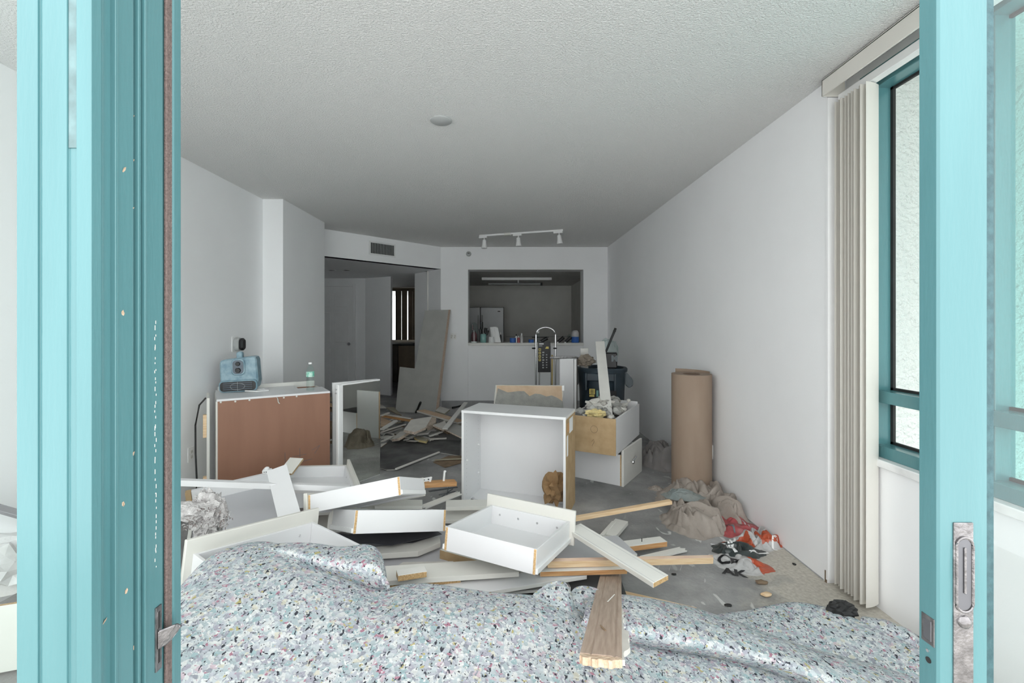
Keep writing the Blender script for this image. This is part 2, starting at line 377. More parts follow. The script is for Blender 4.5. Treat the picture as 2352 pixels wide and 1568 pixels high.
# bare strip where the baseboard was torn off
struct('baseboard_back', MB().box((-1.02, YB - .006, 0), (XR, YB, .10), 'grout'), 'bare strip left by the removed baseboard on the far wall')
struct('baseboard_right', MB().box((XR - .003, 2.36, 0), (XR, YB, .006), 'grout'), 'dark dirty crack along the foot of the right wall')
struct('trim_2', MB().box((XR - .006, YE - .014, .02), (XR + .05, YE, ZC - .09), 'white_trim').box((XR - .003, YE, .0), (XR + .0, YE + .014, .06), 'old_brown'), 'white corner trim beside the vertical blinds')

# panel door in the hall
xd0, xd1 = -3.7, -2.92
d = MB().box((xd0, 8.775, .01), (xd1, 8.80, 2.05), 'white_trim')
door = struct('door_1', d, 'white six-panel door at the end of the hall', .004)
for cx in (xd0 + .22, xd1 - .22):
    for (z0, z1) in ((.25, .85), (.98, 1.55), (1.66, 1.92)):
        q = MB()
        q.box((cx - .13, 8.768, z0), (cx + .13, 8.776, z1), 'white_trim'); q.build('panel', door, bevel=.006)
MB().cyl((xd1 - .06, 8.775, .95), (xd1 - .06, 8.72, .95), .012, .028, 12).build('door_knob', door)
struct('trim_3', MB().box((xd0 - .06, 8.765, 0), (xd0, 8.80, 2.10), 'wall').box((xd1, 8.765, 0), (xd1 + .05, 8.80, 2.10), 'wall').box((xd0, 8.765, 2.055), (xd1, 8.80, 2.10), 'wall'), 'white casing around the hall door', .003)

# far window and blinds in the room beyond
wb = thing('vertical_blind', 'tan vertical blind hanging in the far bright window beyond the hall', 'blind', (-2.42, 10.97, .95))
for xa_, xb_ in ((-.205, -.062), (-.056, .078), (.098, .205), (.2065, .325)): MB().box((xa_, -.02, 0), (xb_, -.012, 1.19), 'cabinet_tan').build('vane', wb)
MB().box((-.34, -.06, 1.17), (.33, -.0, 1.24), 'cabinet_tan').build('head_rail', wb)
struct('window_1', MB().box((-2.75, 11.03, .95), (-2.10, 11.05, 2.14), 'glass'), 'bright far window beyond the hall')
k = thing('base_cabinet', 'dark base cabinet seen through the hall doorway', 'cabinet', (-2.35, 9.9, 0))
MB().box((-.9, 0, .08), (.03, .55, .86), 'dark_cabinet').build('body', k, bevel=.004)
MB().box((.04, -.01, .03), (.55, .55, .86), 'cabinet_tan').build('end_panel', k, bevel=.004)
MB().box((-.95, -.04, .861), (.6, .58, .90), 'rubber').build('worktop', k, bevel=.004)

# ------------------------------------------------------------------ teal sliding door we look through
def prof(pts, z0, z1, m):
    return MB().prism([(x, y, z0) for x, y in pts], (0, 0, z1 - z0), m)
ZD = 2.44
dl = thing('door_2', 'stacked teal sliding door stiles at the left of the doorway', None, (0, 0, 0), kind='structure')
yf = .774; fx = lambda px: (px - CX) / F * yf
# front stile with two shallow grooves in its face
fp = [(fx(38), yf), (fx(86), yf), (fx(87), yf + .004), (fx(96), yf + .004), (fx(97), yf), (fx(153), yf), (fx(154), yf + .004), (fx(174), yf + .004), (fx(175), yf), (fx(210), yf),
      (fx(210) + .001, yf + .018), (fx(38), yf + .018)]
prof(fp, 0, ZD, 'teal').build('front_stile', dl, bevel=.0006)
MB().box((fx(155), yf + .002, 1.62), (fx(173), yf + .0045, ZD), 'groove_film').build('groove_insert', dl)
jy = lambda px, x=-.70: -x * F / (CX - px)
segs = [(212, 236, -.705, 'teal'), (236, 265, -.7125, 'teal'), (265, 270, -.703, 'teal'), (270, 305, -.7065, 'teal'), (305, 318, -.7145, 'teal'), (318, 323, -.705, 'teal'), (323, 333, -.713, 'teal'),
        (333, 336, -.703, 'teal'), (336, 372, -.706, 'teal'), (372, 379, -.712, 'teal'), (396, 399, -.703, 'teal'), (399, 415, -.701, 'teal')]
for a, b_, x, m in segs:
    ya, yb = jy(a, x), jy(b_, x)
    MB().box((x - .10, ya, 0), (x, yb + .001, ZD), m).build('jamb_rib', dl, bevel=.0008)
MB().box((-.81, jy(379, -.712), 0), (-.7105, jy(397, -.705), ZD), 'teal').build('jamb_rib', dl)
MB().box((-.7105, jy(380, -.706), 0), (-.7035, jy(394, -.706), ZD), 'pile_strip').build('weatherstrip', dl, bevel=.002)
# paint chips on the ribs
for px, py, x in ((285, 390, -.7064), (282, 720, -.7064), (310, 270, -.714), (311, 480, -.714), (310, 370, -.714), (290, 1357, -.7064), (309, 1043, -.714), (283, 1157, -.7064), (308, 1487, -.714), (240, 1427, -.7124)):
    y = jy(px, x); z = CZ - (py - CY) / F * y
    MB().lathe([(.001, 0), (.0045, .0003), (.003, .0006)], 5, 'fresh_cut').build('paint_chip', dl, M=Matrix.Translation((x, y, z)) @ Matrix.Rotation(math.pi / 2, 4, 'Y') @ Matrix.Scale(random.uniform(1.2, 2.4), 4, (1, 0, 0)) @ Matrix.Scale(random.uniform(.45, .9), 4, (0, 1, 0)) @ Matrix.Rotation(random.uniform(0, 3), 4, 'Z'))
for i in range(44):
    py = 740 + i * 13 + random.uniform(-6, 6); px = 357 + random.uniform(-2, 2); y = jy(px, -.706); z = CZ - (py - CY) / F * y
    MB().box((-.7062, y - .0009, z - random.uniform(.001, .005)), (-.7056, y + .0009, z + random.uniform(.001, .005)), 'cream').build('scratch', dl, bevel=.0003)
# latch hook
ly = jy(362, -.706); lz = CZ - (1465 - CY) / F * ly
q = MB().box((-.7065, ly - .008, lz - .065), (-.703, ly + .008, lz + .065), 'door_steel')
q.box((-.7035, ly - .004, lz - .05), (-.7025, ly + .003, lz - .015), 'rubber').box((-.7035, ly - .004, lz + .02), (-.7025, ly + .003, lz + .055), 'rubber')
lt = q.build('latch', dl, bevel=.001)
MB().prism([(-.703, ly - .006, lz - .022), (-.703, ly - .006, lz + .016), (-.680, ly + .014, lz + .018), (-.674, ly + .022, lz + .008), (-.684, ly + .016, lz - .004), (-.690, ly + .006, lz - .016)], (0, .008, 0), 'door_steel').build('hook', lt, bevel=.002)
MB().box((-2.40, .80, .06), (fx(40), .806, ZD), 'glass').build('glass_pane', dl)
MB().box((-2.40, .785, 0), (fx(38), .822, .06), 'teal').build('bottom_rail', dl, bevel=.002)

dr = thing('door_3', 'teal sliding door panel with steel pull at the right of the doorway', None, (0, 0, 0), kind='structure')
Y0 = .807; r0 = .7645; rx = lambda px, y=Y0: (px - CX) / F * y
st = MB().box((r0, Y0, 0), (rx(2271), Y0 + .040, ZD), 'teal').build('stile', dr, bevel=.0035)
MB().box((rx(2271), Y0 + .006, .12), (rx(2292), Y0 + .034, ZD), 'teal_dark').build('gasket', dr, bevel=.001)
MB().box((rx(2288), Y0 + .017, .10), (1.9, Y0 + .023, ZD), 'glass').build('glass_pane', dr)
MB().box((rx(2271), Y0, 0), (1.9, Y0 + .04, .12), 'teal').build('bottom_rail', dr, bevel=.002)
zz = lambda py, y=Y0: CZ - (py - CY) / F * y
# pull plate with finger recess and bolt
pl = MB().box((rx(2188), Y0 - .003, zz(1640)), (rx(2233), Y0 + .002, zz(1199)), 'door_steel').build('pull_plate', dr, bevel=.001)
def stadium(cx, z0, z1, r, n=8):
    return [(cx + r * math.cos(a), 0, z1 - r + r * math.sin(a)) for a in [math.pi * i / n for i in range(n + 1)]] + [(cx + r * math.cos(a), 0, z0 + r + r * math.sin(a)) for a in [math.pi + math.pi * i / n for i in range(n + 1)]]
cx = rx(2211)
ring = stadium(cx, zz(1402), zz(1232), .0145)
q = MB().tube([V((x, Y0 - .004, z)) for x, _, z in ring + ring[:1]], .0022, 6, 'door_steel')
q.build('recess_rim', pl, smooth=True)
inn = stadium(cx, zz(1398), zz(1236), .0120)
MB().prism([(x, Y0 - .0036, z) for x, _, z in inn], (0, .001, 0), 'grey_metal').build('finger_recess', pl)
MB().box((cx - .002, Y0 - .0062, zz(1360)), (cx + .002, Y0 - .0036, zz(1255)), 'door_steel').build('recess_ridge', pl, bevel=.001)
MB().lathe([(.0, 0), (.0115, .0), (.010, .004), (.006, .006), (0, .0065)], 20, 'door_steel').build('thumb_bolt', pl, M=Matrix.Translation((cx, Y0 - .003, zz(1425))) @ Matrix.Rotation(math.pi / 2, 4, 'X'), smooth=True)
# strike slot and screw holes in the edge that faces the opening
ey = lambda px: r0 * F / (px - CX)
def edge_rect(px0, px1, py0, py1, m, nm, dx):
    ya, yb = ey(px1), ey(px0); ym = (ya + yb) / 2
    return MB().box((r0 - dx, ya, zz(py1, ym)), (r0 + .001, yb, zz(py0, ym)), m).build(nm, dr, bevel=.0008)
edge_rect(2117, 2147, 1413, 1477, 'door_steel', 'strike_plate', .0012)
edge_rect(2123, 2141, 1422, 1468, 'grey_metal', 'strike_slot', .0022)
for px, py, r in ((2133, 1515, .0052), (2131, 1493, .003)):
    y = ey(px); MB().cyl((r0 - .0012, y, zz(py, y)), (r0 + .001, y, zz(py, y)), r, r, 14, 'rubber' if r > .004 else 'chrome').build('screw_hole', dr)
struct('wall_front', MB().box((-2.5, .72, ZD), (1.95, .95, ZC), 'white_trim'), 'header above the sliding door')
struct('trim_4', MB().box((-2.40, .76, -.02), (1.74, .95, .012), 'teal'), 'teal sill track of the sliding door', .003)
struct('balcony_floor', MB().box((-3.5, -1.2, -.15), (3.0, .72, -.03), 'gypsum'), 'grey balcony slab outside the door')

# ------------------------------------------------------------------ side window, blinds, outside stucco
wi = thing('window_2', 'teal framed side window with a view of white stucco', None, (0, 0, 0), kind='structure')
xa, xb = 1.755, 1.85
for nm, lo, hi in (('jamb', (xa, 2.165, .70), (xb, 2.225, 2.515)), ('jamb', (xa, .90, .70), (xb, .96, 2.515)), ('head', (xa, .90, 2.44), (xb, 2.225, 2.515)), ('head', (xa - .03, .90, 2.475), (xa, 2.225, 2.515)),
                   ('sill_rail', (xa, .90, .70), (xb, 2.225, .755)), ('mid_rail', (xa, .90, .955), (xb, 2.225, 1.01))):
    MB().box(lo, hi, 'teal').build(nm, wi, bevel=.002)
for z0, z1 in ((.755, .955), (1.01, 2.44)):
    g = MB()
    g.box((xb - .025, 2.150, z0), (xb - .012, 2.165, z1), 'rubber').box((xb - .025, .96, z0), (xb - .012, .975, z1), 'rubber').box((xb - .025, .96, z0), (xb - .012, 2.165, z0 + .012), 'rubber').box((xb - .025, .96, z1 - .012), (xb - .012, 2.165, z1), 'rubber')
    g.build('gasket', wi)
    MB().box((xb - .020, 1.70, z0), (xb - .015, 2.165, z1), 'glass').build('pane', wi)
    MB().box((xb - .020, .96, z0), (xb - .015, 1.66, z1), 'tinted_glass').build('tinted_pane', wi)
MB().box((xa + .02, 1.655, .70), (xb, 1.705, 2.515), 'teal').build('mullion', wi, bevel=.002)
struct('window_sill', MB().box((XW - .025, .86, .665), (XW + .03, 2.26, .70), 'marble'), 'white marble window sill', .004)
struct('wall_outside', MB().box((XW + .14, 2.5, -.2), (2.75, 2.6, 2.64), 'stucco').box((2.62, .95, -.2), (2.75, 2.5, 2.64), 'stucco'), 'bright rough stucco wall outside the side window')  # second box is a side wall added to darken the stucco recess
struct('shade_slab_outside', MB().box((XW + .14, .74, 2.64), (4.0, 2.6, 2.8), 'stucco'), 'added overhead slab that shades the stucco outside the side window')  # slab added overhead to block sky light from the stucco
vb = thing('vertical_blind', 'cream vertical blind drawn aside beside the teal side window', 'blind', (1.685, 2.2, 0))
for i in range(10):
    y = .095 - i * .0215; ang = math.radians(20 + 4 * math.sin(i * 2.1)); rows = []
    for zq in (.025 + .004 * math.sin(i * 1.7), 2.43):
        rows.append([V((math.cos(ang) * w - .0 + .004 * math.sin(i * 3.), y + math.sin(ang) * w - .006 * (1 - (w / .044) ** 2), zq)) for w in [(-.044 + .088 * k / 6) for k in range(7)]])
    q = MB().grid(rows, 'blind'); b2 = [[p + V((0, .0012, 0)) for p in r] for r in rows]; q.grid([r[::-1] for r in b2], 'blind')
    q.build('vane', vb, smooth=True)
MB().box((-.01, -1.33, 2.435), (.03, .10, 2.475), 'white_plastic').build('head_rail', vb, bevel=.002)
va = MB().box((-.085, -1.33, 2.47), (-.077, .112, 2.556), 'blind').box((-.085, .104, 2.47), (.03, .112, 2.556), 'blind').box((-.085, -1.33, 2.545), (.03, .112, 2.553), 'blind')
va.build('valance', vb, bevel=.002)

# ------------------------------------------------------------------ fittings on walls and ceiling
t = thing('ceiling_cap', 'round grey cover plate on the popcorn ceiling', 'cover plate', P(1013, 276, 2.782))
MB().lathe([(.066, .002), (.066, -.006), (.058, -.011), (0, -.012)], 32, 'grey_plastic').build('disc', t, smooth=True)
sd = B0 - A0
def slant(px, z):
    # point of the slanted wall at a picture column
    k = (px - CX) / F; s_ = (k * A0.y - A0.x) / (sd.x - k * sd.y); p = A0 + sd * s_; return V((p.x, p.y, z))
p0, p1 = slant(847, 0), slant(908, 0); ym = (p0.y + p1.y) / 2
zt, zb_ = CZ - (557 - CY) / F * ym, CZ - (588 - CY) / F * ym
Mv = frame(V((p0.x, p0.y, zb_)), p1 - p0, -nv); wv = (p1 - p0).length; hv = zt - zb_
t = thing('air_vent', 'rectangular white air vent grille above the hall opening', 'vent', frame(V((p0.x, p0.y, zb_)), p1 - p0, V((0, 0, 1))))
# local axes here: x along wall, y up, z towards the camera
MB().box((.0, .0, .001), (wv, .022, .012), 'white_plastic').box((0, hv - .022, .001), (wv, hv, .012), 'white_plastic').box((0, .022, .001), (.022, hv - .022, .012), 'white_plastic').box((wv - .022, .022, .001), (wv, hv - .022, .012), 'white_plastic').build('frame', t, bevel=.002)
MB().box((.02, .02, .0005), (wv - .02, hv - .02, .002), 'rubber').build('backing', t)
ns = 16
for i in range(ns):
    x = .03 + (wv - .06) * i / (ns - 1); MB().box((x - .0035, .022, .003), (x + .0035, hv - .022, .010), 'grey_plastic').build('slat', t)
def plate(name, label, cat, M, kind):
    t = thing(name, label, cat, M)
    MB().box((-.035 * (1.6 if kind == 'double' else 1), -.057, 0), (.035 * (1.6 if kind == 'double' else 1), .057, .006), 'white_plastic').build('cover_plate', t, bevel=.002)
    if kind == 'double':
        for x in (-.025, .025):
            MB().box((x - .016, -.032, .005), (x + .016, .032, .008), 'offwhite').build('socket', t, bevel=.002)
            MB().box((x - .005, -.02, .008), (x - .001, -.005, .0085), 'rubber').box((x + .004, .006, .008), (x + .008, .02, .0085), 'rubber').build('slot', t)
    else:
        for y in (-.02, .02):
            s_ = MB().box((-.016, y - .014, .005), (.016, y + .014, .009), 'offwhite').build('socket', t, bevel=.003)
            MB().box((-.008, y - .006, .0088), (-.006, y + .006, .0094), 'rubber').box((.006, y - .006, .0088), (.008, y + .006, .0094), 'rubber').build('slot', s_)
    return t
plate('wall_outlet', 'white power outlet low on the left wall', 'outlet', frame(V((XL, 3.49, .33)), (0, 1, 0), (0, 0, 1)), 'single')
plate('wall_outlet', 'white power outlet low on the right wall behind the paper roll', 'outlet', frame(V((XR, 3.65, .31)), (0, -1, 0), (0, 0, 1)), 'single')
plate('wall_outlet', 'white double socket plate on the far wall beside the leaning grey panel', 'outlet', frame(P(1041, 773, YB - .001), (1, 0, 0), (0, 0, 1)), 'double')
t = thing('wall_sensor', 'small round grey sensor high on the far wall', 'sensor', frame(P(1076.5, 583, YB), (1, 0, 0), (0, 0, 1)))
MB().lathe([(.042, 0), (.042, .01), (.034, .022), (0, .024)], 24, 'grey_plastic').build('body', t, smooth=True)
MB().box((-.018, .004, .022), (.018, .014, .028), 'rubber').build('slot', t, bevel=.002)
# track light
pA, pB = V((-.355, 6.36, ZC)), V((.76, 5.98, ZC))
t = thing('track_light', 'white ceiling track with three spot heads near the far wall', 'track light', (0, 0, 0))
Mt = frame(pA, pB - pA, V((0, 0, 1)).cross(pB - pA)); Lt = (pB - pA).length
MB().box((0, -.018, -.022), (Lt, .018, 0), 'white_plastic', Mt).build('track', t, bevel=.002)
MB().box((.37 * Lt - .07, -.03, -.03), (.37 * Lt + .02, .03, 0), 'cream', Mt).build('power_feed', t, bevel=.003)
for s_, tilt in ((.06, 0), (.48, .05), (.955, .18)):
    c = Mt @ V((s_ * Lt, 0, -.022)); 
    h = MB().box((s_ * Lt - .075, -.016, -.045), (s_ * Lt + .045, .016, -.022), 'white_plastic', Mt).build('adapter', t, bevel=.003)
    MB().cyl(c + V((0, 0, -.02)), c + V((0, 0, -.06)), .008, .008, 10, 'white_plastic').build('stem', h)
    hd = V((tilt * .5, -.03, -1)).normalized(); c2 = c + V((0, 0, -.05))
    MB().cyl(c2, c2 + hd * .06, .026, .030, 18, 'white_plastic').cyl(c2 + hd * .06, c2 + hd * .115, .030, .042, 18, 'white_plastic').build('spot_head', h, smooth=True)
# kitchen fittings
t = thing('light_fixture', 'long unlit fluorescent ceiling fixture in the dim kitchen', 'light fixture', (.22, 9.1, ZH - .004))
MB().box((-.62, -.45, -.035), (.62, .45, 0), 'kitchen_wall').build('tray', t, bevel=.004)
MB().box((-.66, -.5, -.05), (.66, -.46, 0), 'white_plastic').build('edge_trim', t, bevel=.004)
MB().cyl((-.56, .2, -.06), (.5, .2, -.06), .018, .018, 12, 'grey_plastic').build('tube', t)
MB().box((.5, .17, -.09), (.54, .23, -.03), 'rubber').build('lamp_holder', t); MB().cyl((.03, -.48, -.05), (.03, -.48, -.10), .012, .012, 8, 'white_plastic').build('pull_knob', t)
t = thing('fridge', 'pale grey double-door fridge in the kitchen behind the pass-through', 'fridge', (-.42, 9.76, 0))
MB().box((-.42, .06, .02), (.40, .70, 1.69), 'dark_cabinet').build('body', t, bevel=.006)
for a, b_, nm in ((-.42, -.115, 'door'), (-.10, .39, 'door')):
    dd = MB().box((a, 0, .05), (b_, .055, 1.685), 'fridge').build(nm, t, bevel=.012)
    hx = b_ - .035 if a < -.3 else a + .035
    MB().box((hx - .012, -.045, .75), (hx + .012, -.015, 1.52), 'grey_plastic').box((hx - .01, -.02, .76), (hx + .01, .002, .80), 'grey_plastic').box((hx - .01, -.02, 1.47), (hx + .01, .002, 1.51), 'grey_plastic').build('handle', dd, bevel=.004)
    if a > -.3:
        MB().lathe([(.0, .0), (.032, 0), (.030, .003), (0, .004)], 20, 'dark_cabinet', sy=.35).build('badge', dd, M=Matrix.Translation((b_ - .10, -.0005, 1.60)) @ Matrix.Rotation(math.pi / 2, 4, 'X'))
struct('trim_5', MB().box((0.02, 10.485, 1.035), (1.5, 10.5, 1.05), 'grey_plastic').box((.62, 10.48, 1.02), (1.0, 10.5, 1.035), 'rubber'), 'torn drywall line on the kitchen wall')

for px, lab in ((762, 'left dark recessed downlight in the hall ceiling'), (796, 'right dark recessed downlight in the hall ceiling')):
    c = G(px, 620, ZH); t = thing('recessed_light', lab, 'downlight', (c.x, c.y, ZH - .001))
    MB().lathe([(.075, 0), (.075, -.004), (.055, -.006), (.055, 0)], 24, 'white_plastic').build('ring', t, smooth=True); MB().lathe([(0, -.0015), (.055, -.0015), (.055, -.001), (0, -.001)], 24, 'rubber').build('lamp_well', t)
# ------------------------------------------------------------------ furniture-like things
def bx(nm, parent, lo, hi, m='melamine', bevel=.0012):
    return MB().box(lo, hi, m).build(nm, parent, bevel=bevel)
CH = 'chip'
def drawer(label, o, x, y, dims, over=(.03, .03, .02, .05), front_m='cream', screws=4, slides=True, name='drawer', wall_m='melamine', front=True, bottom=True, group=None):
    """local: x along the rear wall, y towards the false front, z up"""
    Wd, D, H = dims; T = .014
    t = thing(name, label, 'drawer', frame(o, x, y), group)
    sm = {'': wall_m, '-y': CH, '+y': CH}
    bx('side_panel', t, (0, 0, 0), (T, D, H), sm); bx('side_panel', t, (Wd - T, 0, 0), (Wd, D, H), sm)
    bx('rear_panel', t, (T, 0, 0), (Wd - T, T, H), wall_m); bx('inner_front', t, (T, D - T, 0), (Wd - T, D, H), wall_m)
    if bottom: bx('bottom_panel', t, (T, T, .008), (Wd - T, D - T, .013), wall_m, 0)
    if front:
        l, r, b_, u = over
        f = bx('front_panel', t, (-l, D, -b_), (Wd + r, D + .019, H + u), front_m, .003)
        for i in range(screws):
            xx = Wd * (.14 + .72 * i / max(1, screws - 1))
            MB().cyl((xx, D - T, H * .62), (xx, D - T - .003, H * .62), .006, .004, 10, 'scratched_steel').build('screw', f)
    if slides:
        for sx in (-.010, Wd):
            s_ = bx('slide_runner', t, (sx, .0, .004), (sx + .010, D, .026), 'white_plastic', .001)
            MB().cyl((sx + .002, .012, .016), (sx + .008, .012, .016), .011, .011, 12, 'white_plastic').build('roller', s_)
    return t
drawer('white drawer with four screws inside, on the pile before the empty cabinet', (-.287, 2.147, .261), (.898, -.44, -.016), (.434, .892, -.126), (.463, .463, .106), (.03, .025, .012, .055), 'cream')
d2 = drawer('white drawer lying level on the pile with bare chipboard ends', (-.744, 2.235, .296), (.842, .501, -.198), (-.539, .786, -.303), (.497, .447, .108), (.02, .02, .015, .02), 'cream', 2)
d3 = drawer('long white drawer slanting across the pile with its end raised', (-1.049, 2.436, .313), (.96, -.147, .239), (.224, .914, -.339), (.534, .314, .093), (0.0, 0.0, .005, .005), 'cream', 0)
MB().box((-.022, -.012, -.012), (0, .326, .105), 'cream').build('end_panel', d3, bevel=.003)
d4 = drawer('small white tray-like drawer lying open in front of the brown cabinet', (-1.264, 2.624, .262), (.898, .425, -.114), (-.426, .904, .017), (.388, .532, .085), (.0, .0, .0, .0), 'cream', 0, False)
MB().box((.388, -.02, -.03), (.408, .55, .125), 'cream').build('front_panel', d4, bevel=.003)
MB().cyl((.388 - .015, .38, .05), (.388 - .018, .38, .05), .006, .004, 10, 'scratched_steel').build('screw', d4)
drawer('cream drawer half buried under the foam padding at the left', (-.968, 1.626, .262), (.575, .80, -.10), (-.808, .578, .02), (.53, .38, .12), (.03, .03, .0, .06), 'cream', 3)
drawer('white knobbed drawer on the floor under the rubble-filled box', (.520, 4.019, .0), (.83, -.558, 0), (.558, .83, 0), (.52, .46, .255), (0, 0, 0, 0), 'melamine', 0, False, front=False)
o = [q for q in C.objects if q.get('label', '').startswith('white knobbed')][0]
fpn = MB().box((.52, -.012, 0), (.540, .472, .30), 'offwhite').build('front_panel', o, bevel=.003)
MB().lathe([(.008, 0), (.008, .012), (.017, .022), (.014, .030), (0, .032)], 14, 'chrome').build('knob', fpn, M=Matrix.Translation((.540, .16, .165)) @ Matrix.Rotation(math.pi / 2, 4, 'Y'), smooth=True)
MB().cyl((.540, .20, .175), (.556, .20, .175), .006, .006, 8, 'chrome').cyl((.556, .18, .17), (.556, .26, .19), .006, .006, 8, 'chrome').build('handle', fpn, smooth=True)

# empty white cabinet
Wc, Dc, Hc, T = .771, .335, .694, .018
Mcb = frame((-.318, 3.336, 0), (.942, -.334, 0), (.334, .942, 0))
cb = thing('wall_cabinet', 'empty white cabinet carcass standing open towards the doorway in the middle of the room', 'cabinet', Mcb)
bx('side_panel', cb, (0, 0, 0), (T, Dc, Hc), 'melamine'); sp = bx('side_panel', cb, (Wc - T, 0, 0), (Wc, Dc, Hc), {'': 'melamine', '+x': 'chip_raw'})
bx('top_panel', cb, (-.001, -.001, Hc - T), (Wc + .001, Dc, Hc + .001), 'melamine'); bx('bottom_panel', cb, (T, 0, 0), (Wc - T, Dc, T), 'melamine')
bx('back_panel', cb, (T, Dc - .012, T), (Wc - T, Dc, Hc - T), 'melamine', 0)
bx('rail', cb, (T, Dc - .03, Hc - T - .07), (Wc - T, Dc - .012, Hc - T), 'melamine')
h = MB()
for yy in (.05, .27):
    for i in range(19): h.cyl((T - .001, yy, .07 + i * .031), (T + .0006, yy, .07 + i * .031), .0027, .0027, 6, 'grey_plastic')
tag(h.build('pin_holes', cb), kind='stuff')
for yy, z in ((.05, .32), (.27, .16), (.27, .38)):
    MB().cyl((T, yy, z), (T + .012, yy, z), .007, .005, 10, 'white_plastic').build('shelf_pin', cb)
for xx in (.06, .42):
    hp = MB().box((xx, .03, T), (xx + .03, .09, T + .008), 'chrome').build('hinge', cb, bevel=.001); MB().box((xx + .005, .02, T + .008), (xx + .025, .05, T + .035), 'scratched_steel').build('arm', hp, bevel=.002)
MB().box((Wc, .03, .42), (Wc + .002, .075, .56), 'white_plastic').build('mounting_plate', sp, bevel=.0005)
MB().box((Wc, .12, .56), (Wc + .0012, .24, .66), 'paper_white').build('sticker', sp); 
MB().box((Wc, .05, .58), (Wc + .0012, .11, .64), 'wood_orange').build('torn_patch', sp)
# crumpled brown paper in its lower right corner
HEAPS = {}
def heap(name, label, cat, c, rx, ry, h, seed, m, fold=.35, freq=5.0, n=110, rings=54, yaw=0.0, group=None, power=1.7, rag=.12, mats2=None, kind=None, nf=40, flat=False):
    """crumpled cloth: a low dome covered with overlapping tube-like folds, resting on the floor"""
    rr = random.Random(seed); q = MB(); cy, sy = math.cos(yaw), math.sin(yaw); s0 = (rx + ry) / 2
    arcs = []
    for k in range(nf):
        a = rr.uniform(0, 6.283); rad = s0 * rr.uniform(.35, 2.0); px, py = rr.uniform(-.8, .8) * rx, rr.uniform(-.8, .8) * ry
        arcs.append((px + rad * math.cos(a), py + rad * math.sin(a), rad, s0 * rr.uniform(.07, .19), rr.uniform(.4, 1.0), a, rr.uniform(.3, 1.1)))
    blobs = [(rr.uniform(-.45, .45) * rx, rr.uniform(-.45, .45) * ry, s0 * rr.uniform(.38, .7), rr.uniform(.55, 1.0)) for _ in range(5)]
    def pt(i, j):
        a = 2 * math.pi * j / n; r = i / rings
        edge = 1 + rag * noise.noise(V((math.cos(a) * 1.6, math.sin(a) * 1.6, seed))) * 2 + rag * .8 * noise.noise(V((math.cos(a) * 4, math.sin(a) * 4, seed + 9)))
        x, y = math.cos(a) * r * edge * rx, math.sin(a) * r * edge * ry
        base = max(0, 1 - r ** power); bb_ = max([am * max(0, 1 - (math.hypot(x - bx_, y - by_) / br_) ** 2) ** .7 for bx_, by_, br_, am in blobs])
        base = base * (.35 + .65 * bb_)
        wx, wy = x + .03 * noise.noise(V((x * 9, y * 9, seed))), y + .03 * noise.noise(V((x * 9, y * 9, seed + 4)))
        best = 0
        for (ax, ay, rad, wd, am, aa, span) in arcs:
            d = abs(math.hypot(wx - ax, wy - ay) - rad) / wd
            if d < 1:
                th = math.atan2(wy - ay, wx - ax) - (aa + math.pi); th = (th + math.pi) % (2 * math.pi) - math.pi
                fall = max(0, 1 - (abs(th) / span) ** 2); v = am * math.sqrt(1 - d * d) * fall
                best = max(best, v)
        hh = h * (base * (1 - fold) + fold * best * min(1, base * 3.5)) + h * .05 * noise.noise(V((x * 25, y * 25, seed)))
        hh = max(0.002, hh) * min(1, (1 - r) * 9 + .03)
        return V((c[0] + x * cy - y * sy, c[1] + x * sy + y * cy, c[2] + hh))
    rows = [[pt(i, j) for j in range(n)] for i in range(rings + 1)]
    fs = []; ms = []
    for i in range(rings):
        for j in range(n):
            a, b_, c_, d_ = i * n + j, i * n + (j + 1) % n, (i + 1) * n + (j + 1) % n, (i + 1) * n + j
            fs.append((a, d_, c_, b_)); ms.append(mats2((rows[i][j] + rows[i + 1][j]) / 2, i / rings, j / n) if mats2 else m)
    fs.append(tuple(rings * n + j for j in range(n))[::-1]); ms.append(m)
    q.add([p for r in rows for p in r], fs, ms)
    ob = q.build(name, None, smooth=True, origin=V(c)); tag(ob, label, cat, group, kind)
    for pl_ in ob.data.polygons: pl_.use_smooth = True
    HEAPS[ob.name] = (ob, [p for r in rows for p in r], fs)
    return ob
pc = Mcb @ V((.655, .15, T + .002))
def crumple(name, label, cat, c, r, m, seed, sc=(1, 1, 1), parent=None, freq=3.0, amp=.35, group=None, sub=3):
    bm = bmesh.new(); bmesh.ops.create_icosphere(bm, subdivisions=sub, radius=1)
    off = V((seed * 2.1, seed, seed * .5))
    for v in bm.verts:
        p = v.co * freq * .5 + off; f = 1 - abs(noise.noise(p)) * 2; f2 = noise.noise(p * 2.3)
        v.co = v.co * (1 + amp * (f - .5) + amp * .6 * f2)
    lo = min(v.co.z for v in bm.verts)
    for v in bm.verts: v.co = V((v.co.x * r * sc[0], v.co.y * r * sc[1], (v.co.z - lo) * r * sc[2]))
    me = bpy.data.meshes.new(name); bm.to_mesh(me); bm.free(); me.materials.append(M_[m])
    ob = bpy.data.objects.new(name, me); C.objects.link(ob); ob.location = c
    if parent: ob.parent = parent
    else: tag(ob, label, cat, group)
    return ob
crumple('paper_bag', 'crumpled brown paper wad in the lower corner of the empty white cabinet', 'paper', pc, .085, 'brown_paper', 4, (.9, .8, 1.25), None, 6, .55, sub=3)

